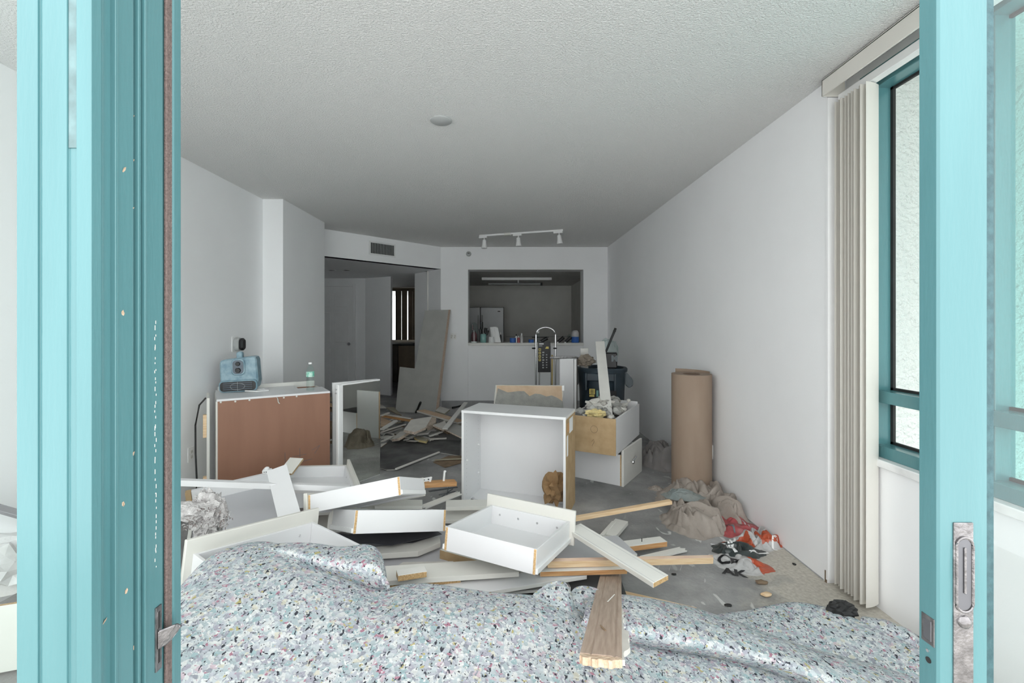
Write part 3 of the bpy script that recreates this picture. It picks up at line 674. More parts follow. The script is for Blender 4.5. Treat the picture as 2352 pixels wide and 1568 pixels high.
# brown-backed base cabinet on the left
Mdb = frame((-2.06, 3.255, 0), (.839, .545, 0), (-.545, .839, 0))
db = thing('base_cabinet', 'brown-backed base cabinet with white top standing by the left wall', 'cabinet', Mdb)
Wd, Dd, Hd = .777, .545, .785
bx('back_panel', db, (.012, 0, .005), (Wd, .008, Hd - .012), 'hardboard', .001)
for xx in (.0, Wd - .016): bx('side_panel', db, (xx, .009, 0), (xx + .016, Dd, Hd - .016), 'cream')
bx('bottom_panel', db, (.017, .009, .09), (Wd - .017, Dd, .106), 'cream')
tp = MB().box((0.004, -.004, Hd - .015), (Wd, .31, Hd), 'melamine').box((.004, .31, Hd - .015), (Wd - .19, Dd, Hd), 'melamine').build('top_panel', db, bevel=.001)
bx('side_rail', db, (Wd - .20, Dd - .02, Hd - .10), (Wd - .02, Dd, Hd - .018), 'hardboard'); 
bx('front_rail', db, (.02, Dd - .018, Hd - .09), (Wd - .02, Dd + .0, Hd + .03), 'offwhite')
MB().tube([V((.39, -.006, Hd - .012)), V((.397, -.008, Hd - .03)), V((.402, -.008, Hd - .055)), V((.41, -.008, Hd - .066))], .004, 6, 'cream').build('caulk_drip', tp, smooth=True)
for k_, xx in enumerate((.03, .12, .21, .44, .53)): MB().lathe([(0, 0), (.007, .0), (.005, .002), (0, .0025)], 8, 'cream').build('staple', db, M=Matrix.Translation((xx, -.0005, Hd - .022 - .002 * (k_ % 2))) @ Matrix.Rotation(math.pi / 2, 4, 'X'))
for a_, b2 in (((.50, .30), (.60, .305)), ((.555, .24), (.552, .36)), ((.56, .25), (.64, .262)), ((.64, .33), (.70, .36)), ((.66, .30), (.70, .36)), ((.45, .22), (.447, .34))):
    MB().tube([V((a_[0], -.0006, a_[1])), V((b2[0], -.0006, b2[1]))], .0011, 4, 'slate_plastic').build('pencil_mark', db)
# loose board stood against its left side
bb = thing('leaning_board', 'narrow white board with wood cleats stood against the brown cabinet', 'board', frame((-2.105, 3.225, 0), (.839, .545, 0), (-.545, .839, 0)))
bx('panel', bb, (0, 0, 0), (.018, .30, .80), 'cream'); 
for z in (.52, .08): bx('cleat', bb, (-.022, .01, z), (0, .05, z + .16), 'pine')
# cable along the left
cab = MB().tube([V((-2.16, 3.30, .79)), V((-2.20, 3.29, .74)), V((-2.215, 3.27, .6)), V((-2.20, 3.25, .4)), V((-2.17, 3.22, .2)), V((-2.18, 3.2, .05)), V((-2.2, 3.12, .012)), V((-2.1, 2.9, .012))], .006, 8, 'rubber').build('power_cable', None, smooth=True)
tag(cab, 'black cable hanging down beside the brown cabinet at the left wall', 'cable')

# blue shell heater on the cabinet
Ma = Mdb @ Matrix.Translation((.04, .40, Hd)) @ Matrix.Rotation(-.30, 4, 'Z') @ Matrix.Rotation(-.03, 4, 'Y') @ Matrix.Scale(.86, 4)
am = thing('blower', 'pale blue plastic blower with black louvres resting on the brown cabinet', 'blower', Ma)
def rrect(w, h, r, n=6, x0=0, z0=0):
    out = []
    for cx_, cz_, a0 in ((w / 2 - r, h / 2 - r, 0), (-w / 2 + r, h / 2 - r, 90), (-w / 2 + r, -h / 2 + r, 180), (w / 2 - r, -h / 2 + r, 270)):
        for i in range(n + 1):
            a = math.radians(a0 + 90 * i / n); out.append((x0 + cx_ + r * math.cos(a), z0 + cz_ + r * math.sin(a)))
    return out
def slab(nm, parent, poly, y0, y1, m, bevel=.006):
    return MB().prism([(x, y0, z) for x, z in poly], (0, y1 - y0, 0), m).build(nm, parent, bevel=bevel)
slab('shell', am, [(.0, .02), (.30, .02), (.315, .09), (.305, .30), (.285, .32), (.02, .295), (.0, .28)], -.02, .14, 'blue_shell', .018)
slab('handle', am, rrect(.05, .08, .02, 4, .155, .325), .02, .08, 'blue_shell', .006)
slab('control_bezel', am, rrect(.115, .155, .04, 6, .155, .225), -.034, -.02, 'blue_shell', .008)
cp = slab('control_panel', am, rrect(.09, .125, .032, 6, .155, .225), -.038, -.034, 'slate_plastic', .003)
for z, r in ((.255, .02), (.195, .024)):
    MB().lathe([(r, 0), (r, .006), (r * .8, .014), (0, .015)], 18, 'black_plastic').build('dial', cp, M=Matrix.Translation((.155, -.038, z)) @ Matrix.Rotation(math.pi / 2, 4, 'X'), smooth=True)
gm = slab('grille_frame', am, rrect(.315, .105, .035, 6, .155, .052), -.055, -.015, 'blue_shell', .008)
slab('grille_back', am, rrect(.295, .086, .030, 6, .155, .052), -.057, -.050, 'black_plastic', .002)
for i in range(4): bx('louvre', am, (.035, -.068, .024 + i * .018), (.275, -.058, .030 + i * .018), 'slate_plastic', .001)
def wire(nm, par, pts, r=.0013, m='white_plastic'): return MB().tube(pts, r, 6, m).build(nm, par, smooth=True)
wire('guard_wire', am, [V((.155 + .06 * math.cos(a), -.070, .052 + .03 * math.sin(a))) for a in [2 * math.pi * i / 20 for i in range(21)]], .0012, 'grey_plastic')
wire('guard_wire', am, [V((.155, -.07, .012)), V((.155, -.07, .092))], .0012, 'grey_plastic')
tag(MB().tube([Mdb @ V(p) for p in ((.20, .30, Hd + .01), (.28, .24, Hd + .007), (.36, .26, Hd + .007), (.33, .33, Hd + .008), (.22, .34, Hd + .007), (.34, .38, Hd + .007))], .006, 8, 'white_plastic').build('extension_lead', None, smooth=True), 'white cord coiled on top of the brown cabinet in front of the blower', 'cord')
# plugged-in speaker
t = thing('plug_speaker', 'black oval device with white rim plugged into the left wall above the blower', 'plug-in device', frame((XL, 4.06, 1.145), (0, 1, 0), (0, 0, 1)))
def oval(rx_, rz_, n=24): return [(rx_ * math.cos(2 * math.pi * i / n), rz_ * math.sin(2 * math.pi * i / n)) for i in range(n)]
def slabz(nm, parent, poly, z0, z1, m, bevel): return MB().prism([(x, y, z0) for x, y in poly], (0, 0, z1 - z0), m).build(nm, parent, bevel=bevel)
slabz('wall_plate', t, rrect(.10, .14, .012), 0, .006, 'white_plastic', .002); slabz('rim', t, rrect(.075, .115, .034), .006, .05, 'grey_plastic', .006)
slabz('face', t, rrect(.07, .11, .032), .05, .085, 'black_plastic', .012)
# water bottle
wbp = Mdb @ V((.65, .12, Hd))
t = thing('water_bottle', 'clear plastic water bottle with green label on the brown cabinet', 'bottle', Matrix.Translation(wbp))
MB().lathe([(.026, .0), (.030, .006), (.030, .05), (.028, .055), (.030, .06), (.028, .07), (.030, .076), (.027, .10), (.030, .115), (.031, .16), (.024, .185), (.012, .205), (.012, .222)], 24, 'clear_plastic').build('body', t, smooth=True)
MB().lathe([(.0312, .112), (.0318, .114), (.0318, .152), (.0312, .154)], 24, 'green_label').build('label_band', t, smooth=True)
MB().lathe([(.0145, .214), (.0145, .228), (0, .229)], 16, 'white_plastic').build('cap', t)

# mirrored folding doors
mt = thing('mirror_cabinet', 'hinged pair of white-framed mirror doors standing open like a book', 'mirror', frame((-1.313, 3.675, 0), (.538, .843, 0), (-.843, .538, 0)))
Wm, Hm = .406, .841
pm = bx('frame', mt, (0, .004, 0), (Wm, .028, Hm), 'white_plastic', .002)
bx('pane', mt, (.012, 0, .008), (Wm - .004, .004, Hm - .012), 'mirror', 0)
bx('edge_post', mt, (-.034, -.004, 0), (.0, .03, Hm - .002), 'white_plastic', .006)
Mr = Matrix.Rotation(math.radians(16), 4, 'Z')
q = MB().box((-Wm, 0, .0), (0, .022, Hm), 'white_plastic', Matrix.Translation((Wm, .03, 0)) @ Matrix.Rotation(math.radians(-13), 4, 'Z')); q.build('rear_door', mt, bevel=.002)
for z in (.80, .77): MB().cyl((-.045, .02, z), (-.034, .02, z), .006, .006, 8, 'scratched_steel').build('hinge_pin', mt)

# L-shaped panel leaning in the far corner
bl, br, tr = G(908, 945, 0), V((-1.03, 6.75, 0)), P(1030, 711, 7.20)
n_ = (br - bl).cross(tr - bl).normalized()
pts = [bl, br, tr] + [onplane(px, py, bl, n_) for px, py in ((976, 713), (953, 846), (918, 842))]
if n_.y > 0: n_ = -n_
lp = thing('sheet_panel', 'tall notched grey panel leaning against the wall corner by the pass-through', 'panel', Matrix.Translation(bl))
MB().prism([p - bl for p in pts], -n_ * .028, 'grey_paper', 'plank_brown').build('board', lp, bevel=.001)
bx('edge_batten', lp, (0, 0, 0), (.001, .001, .001), 'chip_raw', 0) if False else None
e0, e1 = br - bl, tr - bl
MB().prism([e0, e1, e1 + V((.03, .02, 0)), e0 + V((.04, .03, 0))], V((-.004, .04, 0)), 'plank_brown').build('edge_batten', lp, bevel=.001)

# broken chunk of wall behind the cabinet
t = thing('wall_chunk', 'broken wall chunk with grey mortar and tan paper upright behind the empty cabinet', 'wall fragment', frame((-.14, 4.42, 0), (1, -.06, 0), (.06, 1, .0)))
rnd = random.Random(3)
top = .735; Wk = .74
poly = [(0.0, 0), (Wk, 0)] + [(Wk - .02 + rnd.uniform(-.012, .012) - .03 * (i / 8), .0 + top * (i + 1) / 9) for i in range(8)] + [(Wk - .05, top), (.05, top + .0)] + [(.02 + rnd.uniform(-.012, .012) + .02 * (1 - i / 7), top * (7 - i) / 8.5) for i in range(7)]
MB().prism([(x, 0, z) for x, z in poly], (0, .03, 0), 'gypsum', 'gypsum').build('sheet', t, bevel=.002)
mp_ = [(.03, .02), (Wk - .02, .02), (Wk - .03, .40)] + [(Wk - .045 - i * .053, .575 + .055 * rnd.random() + i * .009) for i in range(11)] + [(.07, top - .03), (.04, .55)]
MB().prism([(x, -.008, z) for x, z in mp_], (0, .008, 0), 'mortar').build('mortar_patch', t)
MB().prism([(x, -.003, z) for x, z in [(.05, .3), (Wk - .04, .3), (Wk - .055, top - .004), (.06, top - .004)]], (0, .003, 0), 'tan_board').build('tan_paper', t)
bx('bead', t, (Wk - .055, -.006, top - .05), (Wk - .03, .034, top + .004), 'white_plastic', .004)

# chipboard box full of rubble
Wx, Dx, Hx = .392, .80, .285
Mx = frame((.511, 3.718, .303), (.875, -.485, 0), (.485, .875, 0))
ob = thing('crate', 'open chipboard-fronted box full of rubble stacked on the knobbed drawer', 'box', Mx)
bx('front_panel', ob, (0, 0, 0), (Wx, .012, Hx), 'chip_raw'); bx('side_panel', ob, (Wx - .014, .012, 0), (Wx, Dx, Hx), 'melamine'); bx('side_panel', ob, (0, .012, 0), (.014, Dx, Hx), 'melamine')
bx('rear_panel', ob, (.014, Dx - .014, 0), (Wx - .014, Dx, Hx + .02), 'melamine'); bx('bottom_panel', ob, (.014, .012, 0), (Wx - .014, Dx - .014, .012), 'melamine')
ci = [V((.22 + .028 * math.cos(a), -.001, .19 + .028 * math.sin(a))) for a in [2 * math.pi * i / 20 for i in range(21)]]
MB().tube(ci, .0012, 4, 'old_brown').build('pencil_circle', ob)
MB().tube([V((.20, -.001, .09)), V((.215, -.001, .11)), V((.222, -.001, .09)), V((.21, -.001, .07)), V((.205, -.001, .055))], .0012, 4, 'old_brown').build('pencil_mark', ob)
q = MB(); rr = random.Random(5)
def chunk(q, c, r, m, rr):
    bm = bmesh.new(); bmesh.ops.create_icosphere(bm, subdivisions=1, radius=1)
    sc = V((rr.uniform(.6, 1.5), rr.uniform(.6, 1.5), rr.uniform(.4, .9))); M = Matrix.Rotation(rr.uniform(0, 6), 4, 'Z') @ Matrix.Rotation(rr.uniform(-.6, .6), 4, 'X')
    vs = []
    for v in bm.verts: vs.append(V(c) + M @ V((v.co.x * sc.x * r * rr.uniform(.75, 1.2), v.co.y * sc.y * r * rr.uniform(.75, 1.2), v.co.z * sc.z * r)))
    fs = [tuple(v.index for v in f.verts) for f in bm.faces]; bm.free(); q.add(vs, fs, m)
Mx3 = Mx
for i in range(130):
    x, y = rr.uniform(.05, Wx - .05), rr.uniform(.05, Dx - .06)
    z = .15 + rr.random() * .14 + .04 * math.sin(x * 9) + (.02 if y > .3 else 0)
    chunk(q, Mx3 @ V((x, y, z)), rr.uniform(.018, .045), rr.choice(['rubble', 'rubble', 'gypsum', 'mortar', 'grey_paper']), rr)
tag(q.build('rubble', None), 'grey plaster rubble filling the chipboard-fronted box', 'rubble', None, 'stuff')
def loc_board(name, label, M, lo, hi, m, cat='board', bevel=.001, group=None):
    c = M @ V(((lo[0] + hi[0]) / 2, (lo[1] + hi[1]) / 2, (lo[2] + hi[2]) / 2)); hs = [(hi[i] - lo[i]) / 2 for i in range(3)]
    R = M.to_3x3().to_4x4(); R.translation = c
    o = MB().box((-hs[0], -hs[1], -hs[2]), (hs[0], hs[1], hs[2]), m).build(name, None, M=R, bevel=bevel); return tag(o, label, cat, group)
loc_board('wood_offcut', 'white offcut stick lying on the rubble in the box', Mx @ Matrix.Translation((.12, .16, .30)) @ Matrix.Rotation(.5, 4, 'Z'), (-.10, -.014, -.008), (.10, .014, .008), 'gypsum')
crumple('foam_lump', 'yellow foam lump lying on the rubble in the box', 'foam', Mx @ V((.20, .10, .255)), .05, 'foam', 8, (1.5, .9, .7), None, 5, .5)
crumple('plaster_lump', 'pale plaster lump on the rubble beside the leaning plank', 'plaster', Mx @ V((.12, .40, .26)), .075, 'gypsum', 12, (1.3, 1.0, .6), None, 4, .5)
# tall panel and plank
tag(MB().prism([V((0, 0, 0)), V((.085, -.03, 0)), V((.085, -.03, .001)), V((0, 0, .001))], V((0, 0, .001)), 'offwhite').build('dummy') if False else loc_board('plank', 'long grey-painted plank standing in the rubble box and leaning back against the bin', frame(P(1395, 962, 3.80), P(1378, 785, 4.80) - P(1395, 962, 3.80), (1, -.3, .0)), (-.02, -.046, -.009), ((P(1378, 785, 4.80) - P(1395, 962, 3.80)).length, .046, .009), 'offwhite'))
tq = thing('narrow_cabinet', 'narrow tall white cabinet side standing beside the dark bin', 'cabinet', frame((.600, 5.0, 0), (1, .15, 0), (-.15, 1, 0)))
bx('panel', tq, (0, 0, 0), (.155, .016, .945), 'melamine'); bx('edge_strip', tq, (.16, -.012, 0), (.185, .02, .94), 'white_plastic', .002); bx('side_panel', tq, (.186, .0, 0), (.20, .22, .93), 'dark_cabinet')
# bin
bc = V((1.11, 5.25, 0))
t = thing('trash_bin', 'large dark blue-grey round bin with side handles near the far right corner', 'bin', Matrix.Translation(bc) @ Matrix.Rotation(-.2, 4, 'Z'))
MB().lathe([(.225, 0), (.235, .03), (.262, .78), (.262, .80)], 40, 'can_blue').build('body', t, smooth=True)
MB().lathe([(.258, .79), (.285, .79), (.288, .82), (.275, .835), (.250, .832), (.245, .79)], 40, 'can_blue').build('rim', t, smooth=True)
MB().lathe([(.0, .70), (.24, .70), (.24, .71), (0, .71)], 24, 'rubble').build('fill', t)
for s_ in (-1, 1):
    q = MB().prism([(s_ * .255, -.06, .80), (s_ * .345, -.05, .70), (s_ * .350, -.03, .63), (s_ * .300, -.03, .60), (s_ * .255, -.06, .64)], (0, .13, 0), 'can_handle'); q.build('handle', t, bevel=.012)
for x in (-.17, .14):
    q = MB().box((x - .012, -.30, .60), (x + .012, -.19, .79), 'can_blue'); q.build('rib', t, bevel=.006)
MB().box((-.17, -.285, .70), (.14, -.235, .79), 'can_blue').build('grip_band', t, bevel=.01)
lb = MB().box((-.145, -.262, .515), (.155, -.245, .60), 'black_plastic').build('label_plate', t, bevel=.003)
MB().box((-.135, -.268, .555), (-.075, -.262, .615), 'yellow_label').build('yellow_mark', lb, bevel=.002); 
for i in range(3): MB().box((-.123, -.2695, .566 + i * .016), (-.087, -.2675, .573 + i * .016), 'black_plastic').build('mark_bar', lb)
MB().box((-.135, -.268, .53), (-.08, -.262, .548), 'yellow_label').build('yellow_mark', lb)
MB().box((-.06, -.266, .53), (-.035, -.26, .60), 'jar_teal').build('green_mark', lb)
# things on the bin
t = thing('tool_bag', 'black box lettered R and M in a clear bag on top of the bin', 'box', frame((1.04, 5.08, .837), (1, -.25, 0), (.25, 1, 0)))
bx('box', t, (0, 0, 0), (.20, .16, .17), 'black_plastic', .01)
def glyph(txt, size, m, parent, M, ext=.0008):
    cu = bpy.data.curves.new('lettering', 'FONT'); cu.body = txt; cu.size = size; cu.extrude = ext; cu.offset = size * .045; cu.align_x = 'CENTER'; cu.align_y = 'CENTER'
    o = bpy.data.objects.new('lettering', cu); dg = None
    C.objects.link(o); bpy.context.view_layer.update()
    me = bpy.data.meshes.new_from_object(o.evaluated_get(bpy.context.evaluated_depsgraph_get())); C.objects.unlink(o); bpy.data.objects.remove(o)
    me.materials.clear(); me.materials.append(M_[m]); ob = bpy.data.objects.new('lettering', me); C.objects.link(ob); ob.matrix_local = M
    if parent: ob.parent = parent
    return ob
up = Matrix.Rotation(math.pi / 2, 4, 'X')
for tx, x in (('R', .025), ('M', .172)): glyph(tx, .09, 'can_handle', t, Matrix.Translation((x, -.001, .105)) @ up)
crumple('clear_sack', 'clear plastic sack bulging behind the lettered box on the bin', 'plastic bag', V((1.20, 5.33, .837)), .13, 'clear_plastic', 21, (.9, .8, 1.15), None, 4, .25)
tag(MB().cyl((0, 0, 0), (.09, -.02, .23), .012, .014, 10, 'black_plastic').cyl((.09, -.02, .23), (.105, -.024, .27), .016, .013, 10, 'rubber').build('pry_bar', None, M=Matrix.Translation((1.128, 5.12, 1.010)), smooth=True), 'black tool handle poking up behind the leaning plank', 'tool')
tag(MB().tube([V((.50, 5.02, .955)), V((.54, 4.98, .958)), V((.62, 4.99, .96)), V((.74, 5.06, .958)), V((.80, 5.12, .955)), V((.9, 5.14, .90))], [.012, .016, .016, .013, .012, .010], 8, 'scratched_steel').build('strap', None, smooth=True), 'crumpled grey metal strap on top of the narrow cabinet beside the bin', 'strap')
crumple('rag', 'dusty rag draped on the near left rim of the bin', 'rag', V((.90, 5.12, .84)), .075, 'cloth_brown', 31, (1.3, .8, .8), None, 5, .5)
loc_board('wood_offcut', 'white offcut standing up at the back of the bin', frame((.93, 5.35, .72), (0, .05, 1), (1, 0, 0)), (0, -.045, -.008), (.32, .045, .008), 'offwhite')
# hand truck
hx = P(1228, 890, 6.6)
ht = thing('hand_truck', 'chrome folding hand truck with black instruction board by the far wall', 'hand truck', frame((.43, 6.35, 0), (1, 0, 0), (0, 1, .0)))
arc = [V((0, 0, .05)), V((0, 0, 1.18))] + [V((.135 - .135 * math.cos(a), .02, 1.18 + .10 * math.sin(a))) for a in [math.pi * i / 10 for i in range(1, 10)]] + [V((.27, 0, 1.18)), V((.27, 0, .05))]
MB().tube(arc, .0125, 10, 'chrome').build('handle_frame', ht, smooth=True)
bd = bx('instruction_board', ht, (.025, -.03, .66), (.20, -.01, 1.08), 'black_plastic', .003)
rb = random.Random(9)
for i in range(4): MB().box((.035, -.032, .815 + i * .047), (.066, -.03, .849 + i * .047), 'yellow_label').build('pictogram', bd, bevel=.001); MB().box((.042, -.0328, .824 + i * .047), (.058, -.0318, .840 + i * .047), 'black_plastic').build('symbol', bd)
for i in range(7): MB().box((.085, -.032, .715 + i * .035), (.108 + rb.uniform(-.006, .006), -.03, .733 + i * .035), 'grey_plastic').build('pictogram', bd, bevel=.003)
for i in range(6): MB().box((.135, -.032, .72 + i * .035), (.155, -.03, .732 + i * .035), 'grey_plastic').build('pictogram', bd, bevel=.002)
MB().prism([(.125, -.032, .985), (.175, -.032, .985), (.172, -.032, 1.015), (.140, -.032, 1.015)], (0, .002, 0), 'yellow_label').build('yellow_mark', bd)
MB().box((.04, -.032, 1.045), (.105, -.03, 1.06), 'white_plastic').build('print_line', bd); MB().box((.04, -.032, 1.02), (.085, -.03, 1.03), 'grey_plastic').build('print_line', bd)
MB().cyl((.222, -.02, .10), (.222, -.02, .90), .011, .011, 10, 'yellow_wood').build('slide_post', ht, smooth=True)
MB().cyl((.205, -.02, .10), (.205, -.02, 1.02), .006, .006, 8, 'chrome').build('slide_rod', ht, smooth=True)
MB().cyl((.045, -.02, .10), (.045, -.02, .66), .010, .010, 10, 'chrome').build('slide_rod', ht, smooth=True)
for z in (.42, .34): MB().box((.01, -.045, z), (.10, .0, z + .05), 'black_plastic').build('clamp', ht, bevel=.008)
for x in (-.02, .275): MB().cyl((x, .03, .10), (x + .03, .03, .10), .085, .085, 20, 'rubber').build('wheel', ht); MB().box((x - .005, -.04, .32), (x + .03, 0, .38), 'black_plastic').build('joint', ht, bevel=.006); MB().lathe([(.02, 0), (.03, .01), (.02, .02)], 10, 'black_plastic').build('knob', ht, M=Matrix.Translation((x - .01, 0, .98)))
MB().box((0, -.20, .015), (.27, .0, .03), 'grey_metal').build('toe_plate', ht, bevel=.003)
# paper roll
rc = V((1.468, 3.60, 0))
t = thing('paper_roll', 'tall roll of brown builder paper standing on end by the right wall', 'paper roll', Matrix.Translation((rc.x, rc.y, .0)))
Rr, Hr = .153, .935
sp_ = []
for i in range(0, 73):
    a = 2 * math.pi * i / 36 - .9; r = Rr - .004 + .008 * (i / 72); sp_.append((r * math.cos(a), r * math.sin(a)))
q = MB(); q.lathe([(Rr - .004, 0), (Rr - .004, Hr - .002), (.07, Hr - .004), (.066, Hr - .004), (.066, Hr - .25), (.03, Hr - .25)], 48, 'kraft'); q.build('roll', t, smooth=True)
MB().lathe([(.066, Hr - .28), (.066, Hr - .003), (.062, Hr - .003), (.062, Hr - .28)], 32, 'kraft_dark').build('core', t, smooth=True)
fl = [V(((Rr + .002 + .02 * max(0, k - 10) / 8) * math.cos(.15 + k * .1), (Rr + .002 + .02 * max(0, k - 10) / 8) * math.sin(.15 + k * .1), 0)) for k in range(19)]
MB().grid([[p + V((0, 0, 0.002)) for p in fl], [p + V((0, 0, Hr + .012 + .012 * i / 18)) for i, p in enumerate(fl)]], 'kraft').grid([[p * 1.012 + V((0, 0, Hr + .012 + .012 * i / 18)) for i, p in enumerate(fl)], [p * 1.012 + V((0, 0, 0.002)) for p in fl]], 'kraft').build('loose_end', t, smooth=True)
# cloth heaps
heap('dust_sheet', 'grey crumpled dust sheet between the knobbed drawer and the paper roll', 'cloth', G(1514, 1064, 0), .19, .28, .27, 2, 'cloth_grey', .62, 7, yaw=.3)
heap('drop_cloth', 'beige drop cloth draped around the foot of the paper roll', 'cloth', G(1590, 1150, 0) + V((0, .02, 0)), .29, .22, .20, 5, 'cloth_beige', .66, 6, yaw=-.25)
heap('drop_cloth', 'beige drop cloth bundle with a dark hole in front of the paper roll', 'cloth', G(1592, 1204, 0), .22, .20, .17, 8, 'cloth_beige', .66, 6.5, yaw=.2)
heap('drop_cloth', 'beige drop cloth roll pressed against the right wall', 'cloth', G(1664, 1178, 0), .13, .20, .17, 12, 'cloth_beige', .66, 8, yaw=.1)
heap('cloth_scrap', 'small flat dirty pink cloth scrap on the floor left of the drop cloths', 'cloth', G(1505, 1122, 0), .06, .05, .03, 15, 'cloth_beige', .3, 8)
heap('cloth_scrap', 'teal-stained cloth fold lying over the drop cloth at the paper roll', 'cloth', G(1570, 1140, .10), .15, .09, .06, 18, 'cloth_teal', .5, 7, yaw=-.1)
heap('dust_sheet', 'brown crumpled dust sheet lying behind the empty white cabinet', 'cloth', V((.02, 3.98, 0)), .20, .15, .20, 22, 'cloth_brown', .6, 7)
t = thing('panel', 'low white panel with tan edge behind the empty cabinet, seen only in the mirror', 'panel', frame((.22, 4.22, 0), (.75, -.66, 0), (.66, .75, 0)))
bx('board', t, (0, 0, 0), (.32, .018, .54), 'melamine'); bx('edge_strip', t, (-.11, 0, 0), (-.001, .018, .54), 'tan_board')
# printed plastic sacks
sk1 = heap('plastic_sack', 'crumpled red and slate printed plastic sack beside the drop cloth', 'plastic bag', G(1690, 1212, 0), .17, .16, .06, 31, 'slate_plastic', .6, yaw=.3, nf=16, mats2=lambda c, r, a: 'red_plastic' if (c.x - 1.33) + (c.y - 3.0) * .2 > 0 or (c.x < 1.24 and c.y < 2.98) else 'slate_plastic')
sk2 = heap('plastic_sack', 'shiny grey and orange printed plastic sack against the right wall', 'plastic bag', G(1742, 1242, 0), .14, .12, .085, 35, 'clear_bag', .6, yaw=.2, nf=14, mats2=lambda c, r, a: 'orange_plastic' if c.y < 2.80 and c.y > 2.70 and abs(c.x - 1.50) > .02 else 'clear_bag')
sk3 = heap('plastic_sack', 'black printed plastic sack with pale curved lines', 'plastic bag', G(1695, 1266, 0), .15, .11, .05, 39, 'dark_bag', .6, yaw=.1, nf=14, mats2=lambda c, r, a: 'orange_plastic' if c.x > 1.32 and c.y > 2.72 else 'dark_bag')
sk4 = heap('plastic_sack', 'clear plastic sack with bold black lettering nearest the door', 'plastic bag', G(1700, 1294, 0), .165, .105, .04, 44, 'clear_bag', .6, yaw=-.4, nf=14, mats2=lambda c, r, a: 'orange_plastic' if c.x > 1.36 else 'clear_bag')
from mathutils.bvhtree import BVHTree
def drape_onto(ob, sack, M=Matrix.Identity(4), lift=.0025):
    o_, vs, fs = HEAPS[sack.name]; bv = BVHTree.FromPolygons([tuple(v) for v in vs], fs)
    zb = sack.location.z
    for v in ob.data.vertices:
        w = M @ v.co; hit = bv.ray_cast(V((w.x, w.y, 1.0)), V((0, 0, -1)))[0]; z = (hit.z if hit else zb) + lift
        v.co = V((w.x, w.y, z)) - sack.location
    ob.matrix_local = Matrix.Identity(4); ob.parent = sack
def flat_letters(txt, size, m, sack, px, py, yaw, sx=1.0):
    c = G(px, py, .03); Mg = Matrix.Translation((c.x, c.y, 0)) @ Matrix.Rotation(yaw, 4, 'Z') @ Matrix.Scale(sx, 4, (1, 0, 0)); o = glyph(txt, size, m, None, Mg, 0.0)
    bm = bmesh.new(); bm.from_mesh(o.data); bmesh.ops.subdivide_edges(bm, edges=bm.edges, cuts=2); bm.to_mesh(o.data); bm.free(); drape_onto(o, sack, Mg)
def line_on(sack, pts, w, m):
    ps = [G(px, py, .03) for px, py in pts]; P2 = [cr0(ps, t * (len(ps) - 1) / 16) for t in range(17)]; q = MB(); rows = [[], []]
    for i, p in enumerate(P2):
        d = (P2[min(i + 1, 16)] - P2[max(i - 1, 0)]); d.z = 0; d.normalize(); nrm = V((-d.y, d.x, 0)) * w / 2; rows[0].append(V((p.x, p.y, 0)) - nrm); rows[1].append(V((p.x, p.y, 0)) + nrm)
    q.grid(rows, m); o = q.build('printed_line'); drape_onto(o, sack)
def cr0(p, t):
    n = len(p); i = min(int(t), n - 2); f = t - i; a, b_, c, d = p[max(i - 1, 0)], p[i], p[i + 1], p[min(i + 2, n - 1)]
    return .5 * ((2 * b_) + (c - a) * f + (2 * a - 5 * b_ + 4 * c - d) * f * f + (3 * b_ - a - 3 * c + d) * f ** 3)
flat_letters('CB', .095, 'black_plastic', sk4, 1674, 1281, -.35, .95); flat_letters('AK', .085, 'black_plastic', sk4, 1686, 1303, -.35, 1.0)
for ln in ([(1632, 1238), (1655, 1244), (1672, 1252), (1682, 1250), (1688, 1226)], [(1668, 1234), (1676, 1250), (1690, 1266)], [(1677, 1228), (1680, 1246), (1692, 1266)]): line_on(sk3, ln, .012, 'paper_white')
line_on(sk3, [(1722, 1266), (1745, 1262), (1765, 1258)], .014, 'paper_white')
line_on(sk1, [(1640, 1198), (1652, 1204), (1680, 1208), (1688, 1218)], .010, 'can_handle'); line_on(sk1, [(1705, 1196), (1712, 1200), (1722, 1214)], .006, 'clear_bag')
line_on(sk2, [(1786, 1240), (1776, 1242), (1776, 1250), (1786, 1252)], .010, 'paper_white'); line_on(sk2, [(1745, 1230), (1765, 1226), (1780, 1228)], .006, 'paper_white')
# ------------------------------------------------------------------ foam carpet padding in the doorway
def cr(p, t):                      # Catmull-Rom through a list of points
    n = len(p); i = min(int(t), n - 2); f = t - i
    a, b_, c, d = p[max(i - 1, 0)], p[i], p[i + 1], p[min(i + 2, n - 1)]
    return .5 * ((2 * b_) + (c - a) * f + (2 * a - 5 * b_ + 4 * c - d) * f * f + (3 * b_ - a - 3 * c + d) * f ** 3)
def loft(name, label, rows, nu=8, nv=8, m='rebond_foam', cat='carpet padding', wob=.010, seed=0, zmin=.003, group=None, thick=.012):
    k = len(rows); nr = (k - 1) * nv + 1; nc = (len(rows[0]) - 1) * nu + 1
    cols = [[cr(r, j / nu) for j in range(nc)] for r in rows]
    g = []
    for i in range(nr):
        row = []
        for j in range(nc):
            p = cr([cols[q][j] for q in range(k)], i / nv)
            w = noise.noise(V((p.x * 4.0, p.y * 4.0, seed))) * wob + noise.noise(V((p.x * 11, p.y * 11, seed + 5))) * wob * .35
            row.append(V((p.x, p.y, max(zmin, p.z + w))))
        g.append(row)
    q = MB().grid(g, m)
    o = q.build(name, None, smooth=True, origin=g[nr // 2][nc // 2])
    md = o.modifiers.new('thickness', 'SOLIDIFY'); md.thickness = thick; md.offset = -1
    return tag(o, label, cat, group)
def back(r, *st): return [[p + V(s_) for p in r] for s_ in st]
def GG(l): return [G(*a) for a in l]
